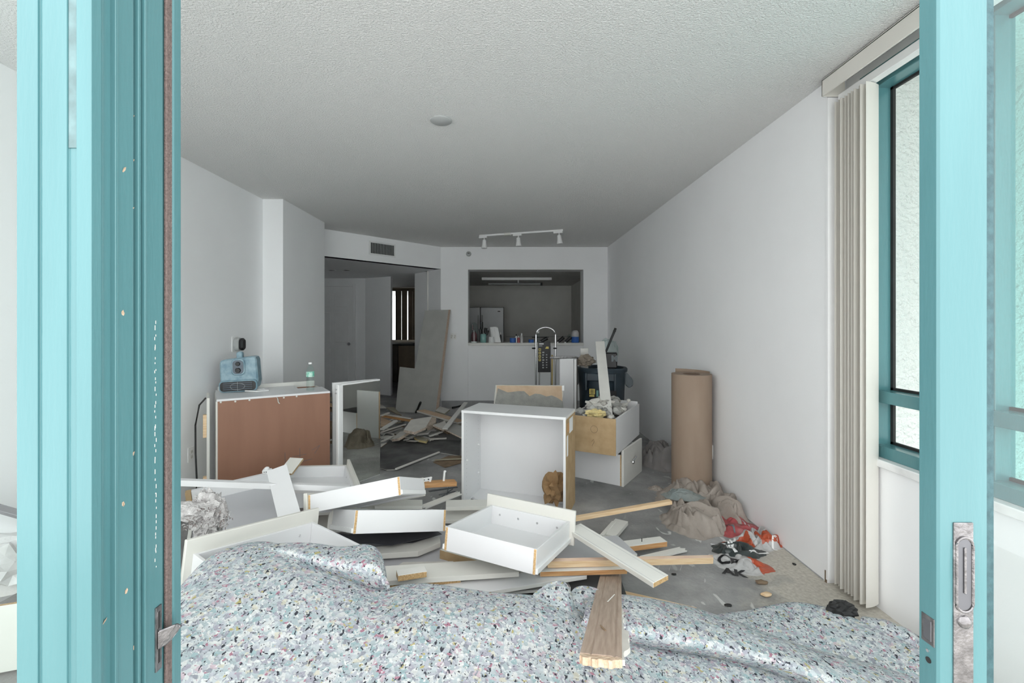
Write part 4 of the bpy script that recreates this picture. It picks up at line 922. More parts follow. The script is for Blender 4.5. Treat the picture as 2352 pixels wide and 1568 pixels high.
ridB = GG([(300, 1440, .33), (395, 1365, .37), (470, 1290, .41), (545, 1256, .425), (615, 1246, .425), (690, 1272, .39), (770, 1318, .345), (860, 1354, .305), (945, 1340, .315), (1060, 1353, .295), (1180, 1366, .27), (1300, 1384, .235), (1400, 1446, .19), (1520, 1490, .14), (1660, 1510, .12), (1800, 1552, .10), (1930, 1616, .08)])
midB = GG([(290, 1500, .34), (390, 1430, .38), (460, 1365, .41), (535, 1325, .42), (610, 1310, .415), (690, 1325, .395), (775, 1365, .355), (865, 1400, .325), (950, 1395, .335), (1065, 1405, .31), (1190, 1420, .285), (1310, 1440, .245), (1410, 1500, .20), (1530, 1536, .155), (1670, 1556, .135), (1810, 1596, .115), (1940, 1660, .09)])
rowsB = [r for r in back(midB, (0, -.62, -.36), (0, -.56, -.16), (0, -.42, -.07), (0, -.27, -.035), (0, -.13, -.012))] + [midB, ridB] + back(ridB, (0, .035, -.03), (0, .06, -.10), (0, .075, -.34))
loft('carpet_pad', 'large speckled foam carpet pad heaped across the doorway', rowsB, 6, 6, wob=.012, seed=1)
ridA = GG([(585, 1254, .42), (640, 1249, .425), (700, 1249, .425), (780, 1259, .415), (842, 1256, .41), (870, 1274, .39), (882, 1330, .33)])
frA = GG([(600, 1262, .42), (650, 1268, .42), (710, 1284, .415), (790, 1302, .405), (848, 1306, .40), (878, 1320, .375), (888, 1350, .33)])
valA = GG([(620, 1285, .37), (670, 1300, .34), (730, 1330, .30), (795, 1352, .26), (850, 1376, .23), (880, 1378, .22), (892, 1380, .22)])
loft('carpet_pad', 'upright lobe of speckled foam padding folded over behind the large pad', [valA, frA, ridA] + back(ridA, (0, .04, -.02), (0, .07, -.10), (0, .08, -.36)), 6, 8, wob=.006, seed=3)
cre = GG([(1325, 1450, .15), (1430, 1486, .10), (1550, 1508, .06), (1680, 1532, .04), (1800, 1568, .03), (1930, 1626, .04), (2060, 1700, .03)])
bul = GG([(1335, 1432, .245), (1440, 1456, .23), (1560, 1476, .21), (1690, 1502, .19), (1810, 1536, .175), (1940, 1582, .155), (2080, 1650, .13)])
cst = GG([(1345, 1395, .265), (1440, 1400, .25), (1560, 1424, .23), (1690, 1456, .205), (1810, 1494, .185), (1940, 1536, .165), (2090, 1594, .14)])
rdg = GG([(1340, 1374, .235), (1440, 1366, .225), (1560, 1388, .19), (1680, 1424, .16), (1800, 1466, .14), (1930, 1505, .12), (2090, 1552, .10)])
loft('carpet_pad', 'rolled fold of speckled foam padding in front of the right floor', [cre, bul, cst, rdg] + back(rdg, (.01, .04, -.05), (.01, .045, -.22)), 7, 7, wob=.008, seed=7)
rdE = GG([(1550, 1455, .03), (1640, 1416, .06), (1730, 1397, .085), (1810, 1383, .095), (1885, 1390, .095), (1960, 1416, .09), (2040, 1452, .09), (2130, 1505, .09), (2230, 1570, .09)])
loft('carpet_pad', 'flat rear sheet of speckled foam padding under the side window', back(rdE, (-.02, -.55, -.08), (-.02, -.34, -.03), (-.01, -.16, .0), (0, -.06, .008)) + [rdE] + back(rdE, (0, .035, -.04), (0, .05, -.14)), 6, 6, wob=.010, seed=9)
fl1 = GG([(1225, 1372, .255), (1262, 1345, .275), (1296, 1341, .275), (1312, 1362, .25), (1318, 1392, .215)])
loft('carpet_pad', 'small pointed flap of foam padding left of the brown plank', back(fl1, (-.01, -.14, -.03), (0, -.06, -.008)) + [fl1] + back(fl1, (.0, .03, -.03), (0, .04, -.30)), 6, 6, wob=.004, seed=13)
fl2 = GG([(1300, 1392, .22), (1322, 1356, .235), (1355, 1352, .235), (1385, 1366, .215), (1400, 1400, .19)])
loft('carpet_pad', 'second small flap of foam padding tucked under the brown plank', back(fl2, (-.01, -.14, -.03), (0, -.06, -.004)) + [fl2] + back(fl2, (.0, .03, -.03), (0, .04, -.28)), 6, 6, wob=.004, seed=15)
a, b_ = G(1985, 1446, .045), G(2130, 1512, .05)
q = MB().tube([a, a.lerp(b_, .3) + V((.01, 0, .012)), a.lerp(b_, .6) + V((.012, 0, .01)), b_], [.050, .058, .060, .052], 18, 'rebond_foam')
tag(q.build('carpet_pad', None, smooth=True, origin=a), 'thin rolled strip of foam padding at the foot of the window wall', 'carpet padding')
crumple('dark_scrap', 'dark grey foam scrap on the floor at the foot of the blind', 'scrap', G(1935, 1424, 0.06), .042, 'rubber', 3, (1.3, .8, .8), None, 5, .5)

# ------------------------------------------------------------------ boards
def brd(label, a, b_, w, t, m, edge=None, end=None, name='board', roll=0.0, jag=0.0, cat='board', group=None, seed=0, up=(0, 0, 1), bevel=.001):
    a = G(*a) if len(a) == 3 and abs(a[0]) > 20 else V(a); b_ = G(*b_) if len(b_) == 3 and abs(b_[0]) > 20 else V(b_)
    x, y, z = ortho(b_ - a, up); M = Matrix((x, y, z)).transposed().to_4x4(); M.translation = (a + b_) / 2; M = M @ Matrix.Rotation(roll, 4, 'X')
    L = (b_ - a).length / 2; edge = edge or m; end = end or edge; q = MB()
    if jag:
        rr = random.Random(seed + int(L * 1000)); n = 6
        xs0 = [-L + jag * rr.random() for _ in range(n + 1)]; xs1 = [L - jag * rr.random() for _ in range(n + 1)]
        ring = [(xs0[i], -w / 2 + w * i / n) for i in range(n + 1)] + [(xs1[i], -w / 2 + w * i / n) for i in range(n, -1, -1)]
        nn = len(ring); vs = [(p[0], p[1], -t / 2) for p in ring] + [(p[0], p[1], t / 2) for p in ring]
        fs = [tuple(range(nn)), tuple(range(2 * nn - 1, nn - 1, -1))] + [(i, nn + i, nn + (i + 1) % nn, (i + 1) % nn) for i in range(nn)]
        ms = [m, m] + [(edge if i in (n, nn - 1) else end) for i in range(nn)]
        q.add(vs, fs, ms); bevel = 0
        bmx = True
    else:
        q.box((-L, -w / 2, -t / 2), (L, w / 2, t / 2), {'': m, '-y': edge, '+y': edge, '-x': end, '+x': end})
    o = q.build(name, None, M=M, bevel=bevel)
    if jag:
        bm = bmesh.new(); bm.from_mesh(o.data); bmesh.ops.recalc_face_normals(bm, faces=bm.faces); bm.to_mesh(o.data); bm.free()
    return tag(o, label, cat, group)
def poly(label, pts, t, m, edge=None, name='board_piece', cat='board', group=None, down=None, bevel=.001):
    ps = [G(*p) for p in pts]; n = (ps[1] - ps[0]).cross(ps[2] - ps[0]).normalized()
    if n.z < 0: n = -n
    ps = ps[:3] + [p - n * (p - ps[0]).dot(n) for p in ps[3:]]
    c = sum(ps, V()) / len(ps)
    o = MB().prism([p - c for p in ps], -n * t, m, edge).build(name, None, M=Matrix.Translation(c), bevel=bevel)
    return tag(o, label, cat, group)
# open grey box at the left of the pile
gb = thing('open_box', 'large white-rimmed open box with grey inside at the left of the pile', 'box', frame((-1.86, 2.76, .245), (.864, .494, .097), (-.50, .857, .14)))
Wg, Dg = .47, .60
bx('bottom_panel', gb, (0, -Dg, -.006), (Wg, 0, .006), 'grey_inside'); bx('rear_rim', gb, (-.02, -.012, -.006), (Wg, .012, .085), 'melamine'); bx('side_panel', gb, (-.016, -Dg, -.09), (0, .0, .02), 'cream'); bx('front_rim', gb, (0, -Dg - .016, -.09), (Wg, -Dg, .02), 'cream')
bx('chip_edge', gb, (-.05, -.02, -.02), (-.021, .02, .084), 'chip_raw')
brd('wide white board sloping down over the grey open box', P(636, 1076, 2.62), P(668, 1196, 2.30), .105, .016, 'melamine', 'cream', up=(.25, -.75, .65))
brd('long thin white rail crossing in front of the brown cabinet', P(330, 1104, 2.36), P(806, 1121, 2.62), .034, .030, 'melamine', jag=.012)
brd('small chipboard offcut resting behind the tray-like drawer', P(655, 1088, 2.98), P(682, 1053, 3.10), .10, .016, 'cream', 'chip_raw', 'chip_raw')
t = thing('hinge_bracket', 'white plastic bracket with dark holes at the corner of the grey open box', 'bracket', frame(P(602, 1088, 2.78), (1, .2, 0), (0, 1, .2)))
bx('block', t, (0, 0, 0), (.05, .03, .02), 'white_plastic', .003); MB().lathe([(.014, .02), (.014, .03), (.008, .034), (0, .034)], 12, 'white_plastic').build('cap', t, M=Matrix.Translation((.024, .015, 0)))
for i in range(3): MB().cyl((.012 + i * .012, -.001, .011), (.012 + i * .012, .001, .011), .003, .003, 8, 'rubber').build('hole', t)
# fuzzy white rag
rg = crumple('rag', 'frayed white net rag hanging over the left end of the grey box', 'rag', P(478, 1247, 2.12), .085, 'rag', 40, (.9, .7, 1.25), None, 6, .35, sub=4)
crumple('rag', 'rolled white net rag at the left edge of the pile beside the door frame', 'rag', P(428, 1196, 2.06), .06, 'rag', 44, (1.5, .7, .65), None, 6, .3)
q = MB(); rr = random.Random(17)
for i in range(150):
    a_ = rr.uniform(0, 6.28); c0 = P(485, 1168, 2.06) + V((.088 * math.cos(a_) + rr.uniform(-.01, .01), rr.uniform(-.05, .0), .03 * math.sin(a_) - .05 * abs(math.cos(a_)) * rr.random() - .02)); d_ = V((rr.uniform(-1, 1), rr.uniform(-1, .4), rr.uniform(-1, 1))) * .013
    q.tube([c0, c0 + d_ * .5 + V((0, 0, .003)), c0 + d_], .0016, 4, 'rag' if rr.random() < .6 else 'rag_dark')
fr_ = q.build('fringe', rg, M=Matrix.Translation(-P(478, 1247, 2.12)), smooth=True); tag(fr_, kind='stuff')
# thin sheets
poly('bent dark grey metal sheet sticking out under the level white drawer', [(722, 1216, .16), (752, 1240, .15), (900, 1252, .14), (1012, 1224, .15), (985, 1212, .16), (800, 1222, .165)], .002, 'grey_metal', None, 'metal_sheet', 'metal sheet', bevel=0)
poly('grey metal sheet lying between the bent sheet and the cream shelf', [(786, 1249, .125), (948, 1246, .12), (1015, 1226, .125), (1000, 1214, .135), (800, 1236, .135)], .002, 'grey_metal', None, 'metal_sheet', 'metal sheet', bevel=0)
poly('cream angled shelf edge under the grey metal sheets', [(866, 1272, .105), (960, 1266, .10), (1012, 1245, .105), (1010, 1228, .12), (930, 1246, .115), (850, 1258, .11)], .030, 'cream', 'cream', 'shelf')
poly('dark panel at the bottom of the pile under the metal sheets', [(860, 1300, .05), (1180, 1290, .05), (1240, 1262, .05), (880, 1262, .05)], .012, 'old_brown', 'chip', 'panel')
poly('white board with a mitred end lying behind the chipboard block', [(905, 1305, .085), (925, 1290, .085), (1042, 1288, .085), (1028, 1298, .085)], .014, 'gypsum', 'chip')
brd('long cream board along the front of the pile behind the foam pad', (878, 1322, .175), (1186, 1302, .16), .13, .022, 'cream', 'cream', jag=.0)
brd('short chipboard block lying on the long cream board', (912, 1322, .215), (978, 1312, .21), .05, .026, 'offwhite', 'chip', 'chip')
brd('white board with thick bare chipboard edge overhanging the foam pad', (876, 1334, .155), (1056, 1318, .15), .10, .026, 'cream', 'chip', 'chip')
brd('thin white slat under the chipboard-edged board', (960, 1352, .13), (1044, 1340, .125), .06, .012, 'melamine')
brd('long glossy white board slanting from under the front drawer to the foam pad', (985, 1368, .135), (1335, 1312, .10), .11, .018, 'melamine', 'offwhite')
brd('grey board lying flat beneath the glossy white board', (1000, 1352, .07), (1300, 1330, .06), .16, .014, 'grey_paper', 'offwhite')
stk_ = brd('long raw pine stick with a torn pink end under the slanting plank', (1252, 1293, .175), (1642, 1284, .10), .030, .030, 'pine_pink', 'pine', 'fresh_cut', jag=.03, name='wood_stick', cat='stick')
for xx in (.16, .23, .30): MB().tube([V((xx * .9, .0, -.014)), V((xx * .9 + .002, .004, -.035)), V((xx * .9 - .002, .006, -.055))], .0011, 4, 'clear_bag').build('glue_strand', stk_)
brd('white rail with brown bare edge beside the pine stick', (1238, 1312, .14), (1436, 1306, .115), .05, .024, 'offwhite', 'wood_orange', 'chip')
brd('wide grey panel lying flat under the plank right of the front drawer', (1265, 1266, .11), (1440, 1252, .09), .22, .014, 'grey_inside', 'offwhite')
o = brd('white painted plank with bare chipboard end slanting off the front drawer', G(1318, 1212, .245), G(1518, 1335, .225), .098, .022, 'offwhite', 'cream', 'chip', name='plank', roll=.05)
for yy in (-.040, .030): MB().box((-.28, yy, .0105), (.28, yy + .0015, .0116), 'grey_plastic').build('groove_line', o)
Mp = frame((.184, 1.123, .515), (.23, .91, -.345), (-.973, .225, -.054))
pk2 = thing('plank', 'brown wooden plank with a splintered fresh end poking over the foam pad', 'plank', Mp)
prof2 = [(-.100, 0), (-.100, .016), (-.088, .020), (-.082, .017), (-.076, .020), (-.030, .020), (-.026, .017), (-.022, .020), (0, .020), (0, 0)]
Lp = 1.44
MB().prism([(0, y, z - .02) for y, z in prof2], (Lp, 0, 0), 'plank_brown').build('board', pk2, bevel=.0006)
rr = random.Random(4); n = 26
e = [(-.012 - .012 * rr.random() - .012 * math.sin(i / n * 3.1), -.1 + .1 * i / n) for i in range(n + 1)]
MB().prism([(0, -.1, -.019)] + [(x, y, -.019) for x, y in e] + [(0, 0, -.019)], (0, 0, .017), 'fresh_cut').build('splintered_end', pk2, bevel=.001)
e = [(i * .022, -.102 - .007 * rr.random() - (.012 if 3 < i < 13 else .0)) for i in range(26)]
MB().prism([(0, -.099, -.018)] + [(x, y, -.018) for x, y in e] + [(.57, -.099, -.018)], (0, 0, .012), 'gypsum').build('torn_edge', pk2)
MB().cyl((.62, -.05, .0), (.70, -.075, .012), .0022, .0015, 6, 'cream').build('splinter', pk2); MB().cyl((.22, -.055, .0), (.25, -.04, .006), .003, .002, 6, 'old_brown').build('nail', pk2)
brd('round-edged pine stick resting its tip on the beige drop cloth', G(1290, 1196, .13), G(1541, 1152, .205), .034, .022, 'pine', 'pine', 'fresh_cut', name='wood_stick', cat='stick')
brd('short white grooved board standing crosswise on the concrete', G(1398, 1232, .03), G(1428, 1198, .025), .085, .025, 'offwhite', 'cream')
brd('narrow white slat laid against the short grooved board', G(1382, 1232, .045), G(1410, 1200, .03), .025, .02, 'offwhite', 'cream')
o = brd('white board with brown underside and a nail beside the drop cloth', G(1408, 1258, .055), G(1524, 1243, .045), .07, .03, 'offwhite', 'wood_orange', 'chip')
MB().cyl((.02, 0, .015), (.02, 0, .035), .0025, .0025, 6, 'rubber').build('nail', o)
brd('thin white slat pointing right across the concrete floor', G(1470, 1284, .03), G(1574, 1260, .012), .05, .008, 'offwhite', jag=.03)
brd('white ledge board with a turned foot under the empty cabinet', G(1024, 1160, .16), G(1140, 1158, .15), .12, .022, 'cream', 'cream')
t = thing('turned_foot', 'small white turned foot hanging under the white ledge board', 'furniture foot', Matrix.Translation(G(1050, 1178, .06)))
MB().lathe([(.008, 0), (.016, .008), (.012, .02), (.020, .032), (.014, .05), (.014, .075)], 14, 'white_plastic').build('post', t, smooth=True)
brd('white board lying flat under the white ledge board', G(1020, 1186, .09), G(1150, 1186, .08), .16, .02, 'offwhite', 'cream')
brd('white board behind the long slanting drawer', G(862, 1158, .24), G(970, 1158, .22), .10, .02, 'cream', 'cream')
brd('jagged grey splinter board between the drawers and the empty cabinet', G(968, 1166, .12), G(1060, 1130, .10), .06, .008, 'offwhite', jag=.05)
o = brd('orange wooden block carrying white brackets', G(972, 1112, .20), G(1046, 1108, .18), .07, .030, 'wood_orange', 'wood_orange', 'fresh_cut', name='wood_block', cat='wood block')
for x, h_, nm in ((.03, .075, 'bracket'), (-.07, .035, 'bracket')):
    MB().prism(rrect2 if False else [(x - .008, 0, .015), (x + .008, 0, .015), (x + .007, 0, h_), (x + .014, 0, h_ + .008), (x + .008, 0, h_ + .016), (x - .006, 0, h_ + .014)], (0, .004, 0), 'white_plastic').build(nm, o, bevel=.001)
q = thing('metal_bracket', 'white perforated drawer bracket lying between the long drawer and the orange block', 'bracket', frame(P(966, 1103, 2.9), (1, .1, .12), (0, 1, .3)))
slab('plate', q, rrect(.07, .028, .012, 5, .035, .0), -.001, .002, 'white_plastic', .0005)
for x in (.022, .05): MB().cyl((x, -.0016, 0), (x, -.0009, 0), .005, .005, 10, 'rubber').build('hole', q)
brd('thin wire-like grey strip under the orange block', G(985, 1128, .12), G(1050, 1118, .10), .02, .006, 'grey_metal')
for i, (pa, pb) in enumerate((((1015, 1140, .04), (1040, 1122, .10)), ((1025, 1142, .04), (1030, 1118, .10)), ((1008, 1136, .04), (1046, 1128, .08)))):
    tag(MB().cyl(G(*pa), G(*pb), .004, .004, 6, 'grey_metal').build('wire_rod', None), 'thin bare wire rod tangled under the orange block', 'wire', 'wires under the orange block')
poly('white sheet filling the left end of the pile behind the level drawer', [(690, 1215, .14), (770, 1222, .13), (900, 1170, .13), (760, 1160, .14)], .014, 'gypsum', 'cream', 'panel')
poly('broad grey underlay panel beneath the whole drawer pile', [(620, 1290, .06), (900, 1330, .05), (1240, 1220, .05), (820, 1170, .06)], .012, 'grey_inside', 'chip', 'panel')
poly('cream panel lying on the floor under the front drawer', [(1010, 1262, .10), (1210, 1318, .085), (1330, 1236, .09), (1130, 1190, .10)], .09, 'cream', 'chip_raw', 'panel')
brd('thin dark board edge lying across the bottom of the pile', G(1060, 1330, .03), G(1430, 1345, .02), .25, .02, 'dark_sheet', 'offwhite')
brd('thin pale slat running along the floor behind the foam roll', G(1430, 1362, .02), G(1600, 1402, .015), .03, .012, 'pine', 'offwhite')
# stuff seen through the left glass pane
brd('beige panel standing behind the left glass pane', V((-2.32, 1.62, .12)), V((-1.72, 1.78, .14)), .24, .02, 'cream', 'chip', up=(.2, -1, .1))
brd('white board sloping behind the left glass pane', V((-2.34, 1.95, .50)), V((-1.75, 2.05, .33)), .14, .018, 'melamine', 'offwhite', up=(0, -.4, 1))
brd('grey metal rail resting on the white board behind the left glass pane', V((-2.33, 1.90, .62)), V((-1.72, 2.02, .36)), .03, .02, 'grey_metal', up=(0, -.4, 1), name='metal_rail', cat='rail')
crumple('plastic_sheet', 'crumpled grey plastic behind the left glass pane', 'plastic', V((-1.98, 1.80, .26)), .12, 'clear_bag', 61, (1.3, .7, .9), None, 4, .4)
# ------------------------------------------------------------------ rubble heap in the middle distance
R = lambda x, y, z: (860 + x / 9.8, 900 + y / 9.8, z)
def rp(label, pts, z, t, m, edge='gypsum_edge', dz=None):
    return poly(label, [R(x, y, z + (dz[i] if dz else 0)) for i, (x, y) in enumerate(pts)], t, m, edge, 'drywall_piece', 'rubble piece')
poly('large dark sheet lying flat on the floor before the rubble heap', [(868, 1072, .012), (888, 1078, .012), (911, 1077, .012), (1008, 1038, .012), (1056, 1046, .012), (1058, 1011, .012), (901, 1006, .012), (868, 1030, .012)], .01, 'dark_sheet', 'grey_paper', 'floor_sheet', 'sheet')
brd('white strip lying along the edge of the dark sheet', G(909, 1077, .022), G(1009, 1038, .022), .02, .012, 'offwhite')
poly('torn brown underlay beside the dark sheet', [(995, 1060, .01), (1030, 1046, .01), (1062, 1046, .01), (1058, 1062, .01), (1022, 1072, .01)], .008, 'old_brown', None, 'floor_scrap', 'scrap')
brd('thin brown strip lying on the torn underlay', G(998, 1056, .02), G(1060, 1053, .02), .02, .01, 'olive_board')
rp('big diamond-shaped drywall piece on top of the rubble heap', [(660, 850), (820, 620), (1300, 545), (1160, 740), (910, 850)], .20, .03, 'gypsum', dz=[-.03, .02, .03, .0, -.02])
rp('pointed drywall piece sliding off the front of the rubble heap', [(380, 1060), (580, 890), (860, 845), (550, 1085)], .09, .03, 'gypsum', dz=[-.03, .0, .04, -.03])
rp('jagged drywall piece under the grey slat in the rubble heap', [(1310, 740), (1590, 650), (1650, 800), (1560, 845)], .14, .02, 'gypsum')
rp('large pale sheet sloping down at the right of the rubble heap', [(1590, 840), (1740, 690), (1980, 760), (1990, 1190)], .10, .016, 'grey_paper', dz=[.03, .03, .02, -.06])
rp('white shard at the back of the rubble heap', [(1370, 420), (1470, 320), (1700, 390), (1580, 485)], .10, .02, 'gypsum', 'olive_board')
rp('olive board corner at the left rear of the rubble heap', [(250, 345), (440, 335), (610, 515), (500, 485)], .08, .012, 'olive_board', 'old_brown')
rp('white corner scrap behind the mirror doors', [(130, 350), (130, 270), (180, 290), (265, 350)], .12, .012, 'gypsum', 'grey_paper')
rp('tan panel beside the mirror doors in the rubble heap', [(140, 780), (140, 560), (400, 665), (300, 760)], .12, .015, 'tan_board', 'old_brown')
rp('dark plank end low in the rubble heap', [(430, 920), (600, 830), (700, 870), (500, 960)], .04, .02, 'grey_paper', 'old_brown')
rp('crumbled drywall fragment behind the big diamond piece', [(1190, 780), (1290, 560), (1390, 580), (1370, 690)], .13, .05, 'gypsum_edge', 'gypsum_edge')
rp('pale triangle of drywall by the foot of the mirror doors', [(140, 1245), (150, 1160), (285, 1140)], .02, .012, 'gypsum', 'old_brown')
rp('yellowish splintered board at the front of the rubble heap', [(890, 1010), (1000, 990), (1200, 1060), (1170, 1110), (980, 1070)], .05, .025, 'olive_board', 'foam')
def rb_(label, a, b_, z0, z1, w, t, m, edge=None, jag=.03, name='lath', cat='lath'): return brd(label, R(a[0], a[1], z0), R(b_[0], b_[1], z1), w, t, m, edge, name=name, cat=cat, jag=jag)
rb_('tan board with white edge across the back of the rubble heap', (1040, 420), (1960, 680), .16, .12, .13, .02, 'tan_board', 'gypsum', .0, 'board', 'board')
rb_('grey painted slat propped diagonally on the rubble heap', (1590, 830), (2060, 240), .16, .24, .06, .015, 'offwhite', None, .0, 'slat', 'slat')
rb_('red-brown stick with white top at the left of the rubble heap', (180, 530), (860, 640), .15, .12, .05, .03, 'wood_orange', 'wood_orange', .0, 'wood_stick', 'stick')
rb_('white strip lying on the red-brown stick', (230, 505), (840, 600), .175, .15, .03, .012, 'gypsum')
rb_('broken white moulding beside the mirror doors', (150, 850), (500, 640), .12, .14, .055, .014, 'offwhite')
rb_('short pale stub on the red-brown stick', (150, 535), (330, 465), .20, .20, .03, .015, 'gypsum')
rb_('thin pale lath below the broken moulding', (150, 900), (715, 720), .09, .10, .022, .012, 'cream')
rb_('second thin lath crossing under the broken moulding', (150, 950), (640, 800), .06, .07, .022, .012, 'grey_paper')
rb_('white slat at the centre front of the rubble heap', (880, 950), (1240, 920), .07, .07, .03, .014, 'gypsum')
rb_('pale lath under the jagged drywall piece', (1230, 1000), (1540, 890), .06, .08, .025, .012, 'cream')
rb_('white stick at the right front of the rubble heap', (1220, 1060), (1630, 1040), .03, .03, .025, .014, 'gypsum')
rb_('pale lath low at the left front of the rubble heap', (150, 1120), (470, 975), .03, .06, .025, .012, 'cream')
rb_('dark lath between the two drywall pieces', (900, 880), (1320, 800), .08, .08, .03, .014, 'olive_board')
rb_('dark slat edge under the large pale sheet', (1310, 760), (1700, 940), .10, .06, .03, .02, 'old_brown')
rr = random.Random(23)
for i in range(90):
    x, y = rr.uniform(100, 1900), rr.uniform(620, 1100)
    if x > 1250 and y > 950: continue
    L = rr.uniform(90, 300); an = rr.uniform(-.9, .6); z = rr.uniform(.01, .035)
    mm = rr.choice(['gypsum', 'cream', 'olive_board', 'grey_paper', 'old_brown', 'offwhite']); cn = {'gypsum': 'chalky', 'cream': 'cream', 'olive_board': 'olive', 'grey_paper': 'grey', 'old_brown': 'dark brown', 'offwhite': 'off-white'}[mm]
    zone = ('left' if x < 600 else 'middle' if x < 1200 else 'right'); dep = 'front' if y > 930 else 'rear' if y < 770 else 'centre'
    rb_('%s %s splinter loose at the %s %s of the rubble heap' % ('long' if L > 195 else 'short', cn, zone, dep), (x, y), (x + L * math.cos(an), y + L * math.sin(an) * .5), z, z + rr.uniform(-.01, .03), rr.uniform(.015, .05), rr.uniform(.006, .014), mm, None, .03, 'splinter', 'splinter')
    C.objects[-1]['group'] = 'loose splinters in the rubble heap'
# behind the brown cabinet, left of the mirror
for i, (lab, a, b_, w, t_, m) in enumerate((('dark board on the stack between the brown cabinet and the mirror doors', (742, 912, .42), (800, 925, .40), .12, .02, 'olive_board'), ('brown board lowest on the stack between the brown cabinet and mirror doors', (735, 935, .30), (800, 945, .28), .14, .03, 'old_brown'),
        ('pale edged board in the stack between the brown cabinet and mirror doors', (735, 925, .36), (805, 938, .34), .10, .015, 'pine'))): brd(lab, G(*a), G(*b_), w, t_, m)
rr = random.Random(29)
for i in range(7):
    brd('thin grey lath stacked loosely left of the mirror doors', G(745 + rr.uniform(0, 5), 970 + i * 7, .05 + rr.uniform(0, .03)), G(790 + rr.uniform(0, 10), 962 + i * 7, .05 + rr.uniform(0, .05)), .03, .01, rr.choice(['grey_paper', 'offwhite', 'old_brown']), name='lath', cat='lath', group='laths left of the mirror doors')
brd('dark support block under the stack left of the mirror doors', G(742, 990, .10), G(800, 996, .10), .2, .2, 'old_brown', name='wood_block', cat='wood block')
tag(MB().tube([G(955, 947, .02), G(960, 938, .10), G(965, 926, .20), G(966, 924, .22)], [.014, .016, .018, .016], 8, 'rubber').build('pry_tool', None, smooth=True), 'black pry tool standing upright before the leaning grey panel', 'tool')
tag(MB().tube([G(908, 941, .01), G(930, 939, .02), G(945, 940, .02), G(958, 941, .02)], .016, 8, 'rubber').build('rubber_strip', None, smooth=True), 'black rubber strip on the floor before the leaning grey panel', 'strip')
tag(MB().tube([G(1038, 936, .02), G(1050, 934, .03), G(1064, 930, .03), G(1085, 924, .03)], .014, 8, 'rubber').build('cable', None, smooth=True), 'black cable on the floor left of the wall chunk', 'cable')
tag(MB().tube([G(1118, 934, .0 + .02), G(1120, 915, .06), G(1128, 912, .07), G(1132, 922, .05), G(1122, 928, .03)], .010, 8, 'rubber').build('cable', None, smooth=True), 'black cable loop beside the left end of the wall chunk', 'cable')
for (px, py, s_, lab) in ((1748, 1340, .022, 'brown crumb of debris on the concrete'), (1760, 1368, .02, 'tan wood chip on the pale floor crust'), (1672, 1392, .012, 'black crumb by the edge of the foam padding'), (1548, 1320, .01, 'dark crumb on the stained concrete')):
    crumple('debris_chip', lab, 'debris', G(px, py, 0), s_, 'old_brown' if 'brown' in lab else ('pine' if 'tan' in lab else 'rubber'), px % 17, (1.4, .8, .4), None, 4, .4, sub=2)
rr = random.Random(31)
for i in range(26):
    u = rr.random(); y = 2.0 + u * 3.0; x = XR - .03 - rr.random() ** 2 * .22
    q = MB(); chunk(q, (0, 0, .004), rr.uniform(.005, .014), rr.choice(['old_brown', 'gypsum', 'rubber']), rr)
    tag(q.build('floor_crumb', None, M=Matrix.Translation((x, y, 0))), 'tiny crumb of debris along the foot of the right wall', 'debris', 'crumbs along the right wall')
# lettering and lines on the sacks
def on_sack(pts, r, m, nm, par):
    o = MB().tube(pts, r, 5, m).build(nm, None, smooth=True); o.parent = par; o.matrix_parent_inverse = Matrix.Translation(-V(par.location)); return o
# ------------------------------------------------------------------ things on the pass-through ledge
ZL = 1.027; LX = lambda px, y=7.42: (px - CX) / F * y
t = thing('bagged_bottle', 'dark red bottle in a clear bag at the left end of the pass-through ledge', 'bottle', (LX(1089), 7.42, ZL))
MB().lathe([(.050, 0), (.052, .01), (.052, .02)], 20, 'white_plastic').lathe([(.050, .02), (.052, .03), (.052, .13), (.030, .17), (.016, .19), (.016, .21)], 20, 'maroon').build('body', t, smooth=True)
MB().box((-.016, -.045, .17), (.016, .015, .23), 'black_plastic').box((-.03, -.06, .205), (-.012, -.03, .29), 'maroon').build('trigger', t, bevel=.004)
MB().lathe([(.066, 0), (.070, .10), (.066, .22), (.05, .30), (.02, .325), (0, .33)], 14, 'clear_plastic').build('bag', t, smooth=True)
t = thing('brush_jar', 'teal glass jar holding black-handled tools on the pass-through ledge', 'jar', (LX(1110), 7.42, ZL))
MB().lathe([(.046, 0), (.050, .01), (.050, .13), (.044, .14), (.040, .14), (.040, .02)], 20, 'jar_teal').build('jar', t, smooth=True)
for x, y, tx, h_ in ((-.01, .01, -.02, .33), (.015, -.01, .03, .24), (.02, .015, .05, .20), (-.02, -.01, -.03, .22)):
    h0 = V((x, y, .02)); h1 = V((x + tx, y, h_)); q = MB().cyl(h0, h0.lerp(h1, .6), .008, .010, 8, 'black_plastic').cyl(h0.lerp(h1, .6), h1, .022, .026, 10, 'black_plastic'); q.build('tool', t, smooth=True)
t = thing('towel_roll', 'white paper towel roll leaning on the pass-through ledge', 'paper towel', frame((LX(1136), 7.44, ZL + .004), (1, 0, 0), (0, 1, 0)))
MB().lathe([(.055, 0), (.056, .003), (.056, .25), (.02, .252), (0, .252)], 24, 'paper_white').build('roll', t, M=Matrix.Rotation(-.10, 4, 'Y'), smooth=True)
MB().prism([(.02, -.058, 0), (.105, -.05, 0), (.055, -.058, .24), (.0, -.06, .25)], (0, .012, 0), 'paper_white').build('loose_sheet', t, bevel=.002)
t = thing('paper_cup', 'short white tapered tub in front of the paper towel roll', 'tub', (LX(1129), 7.34, ZL))
MB().lathe([(.045, 0), (.046, .002), (.040, .095), (.036, .095), (.041, .01)], 20, 'paper_white').build('cup', t, smooth=True)
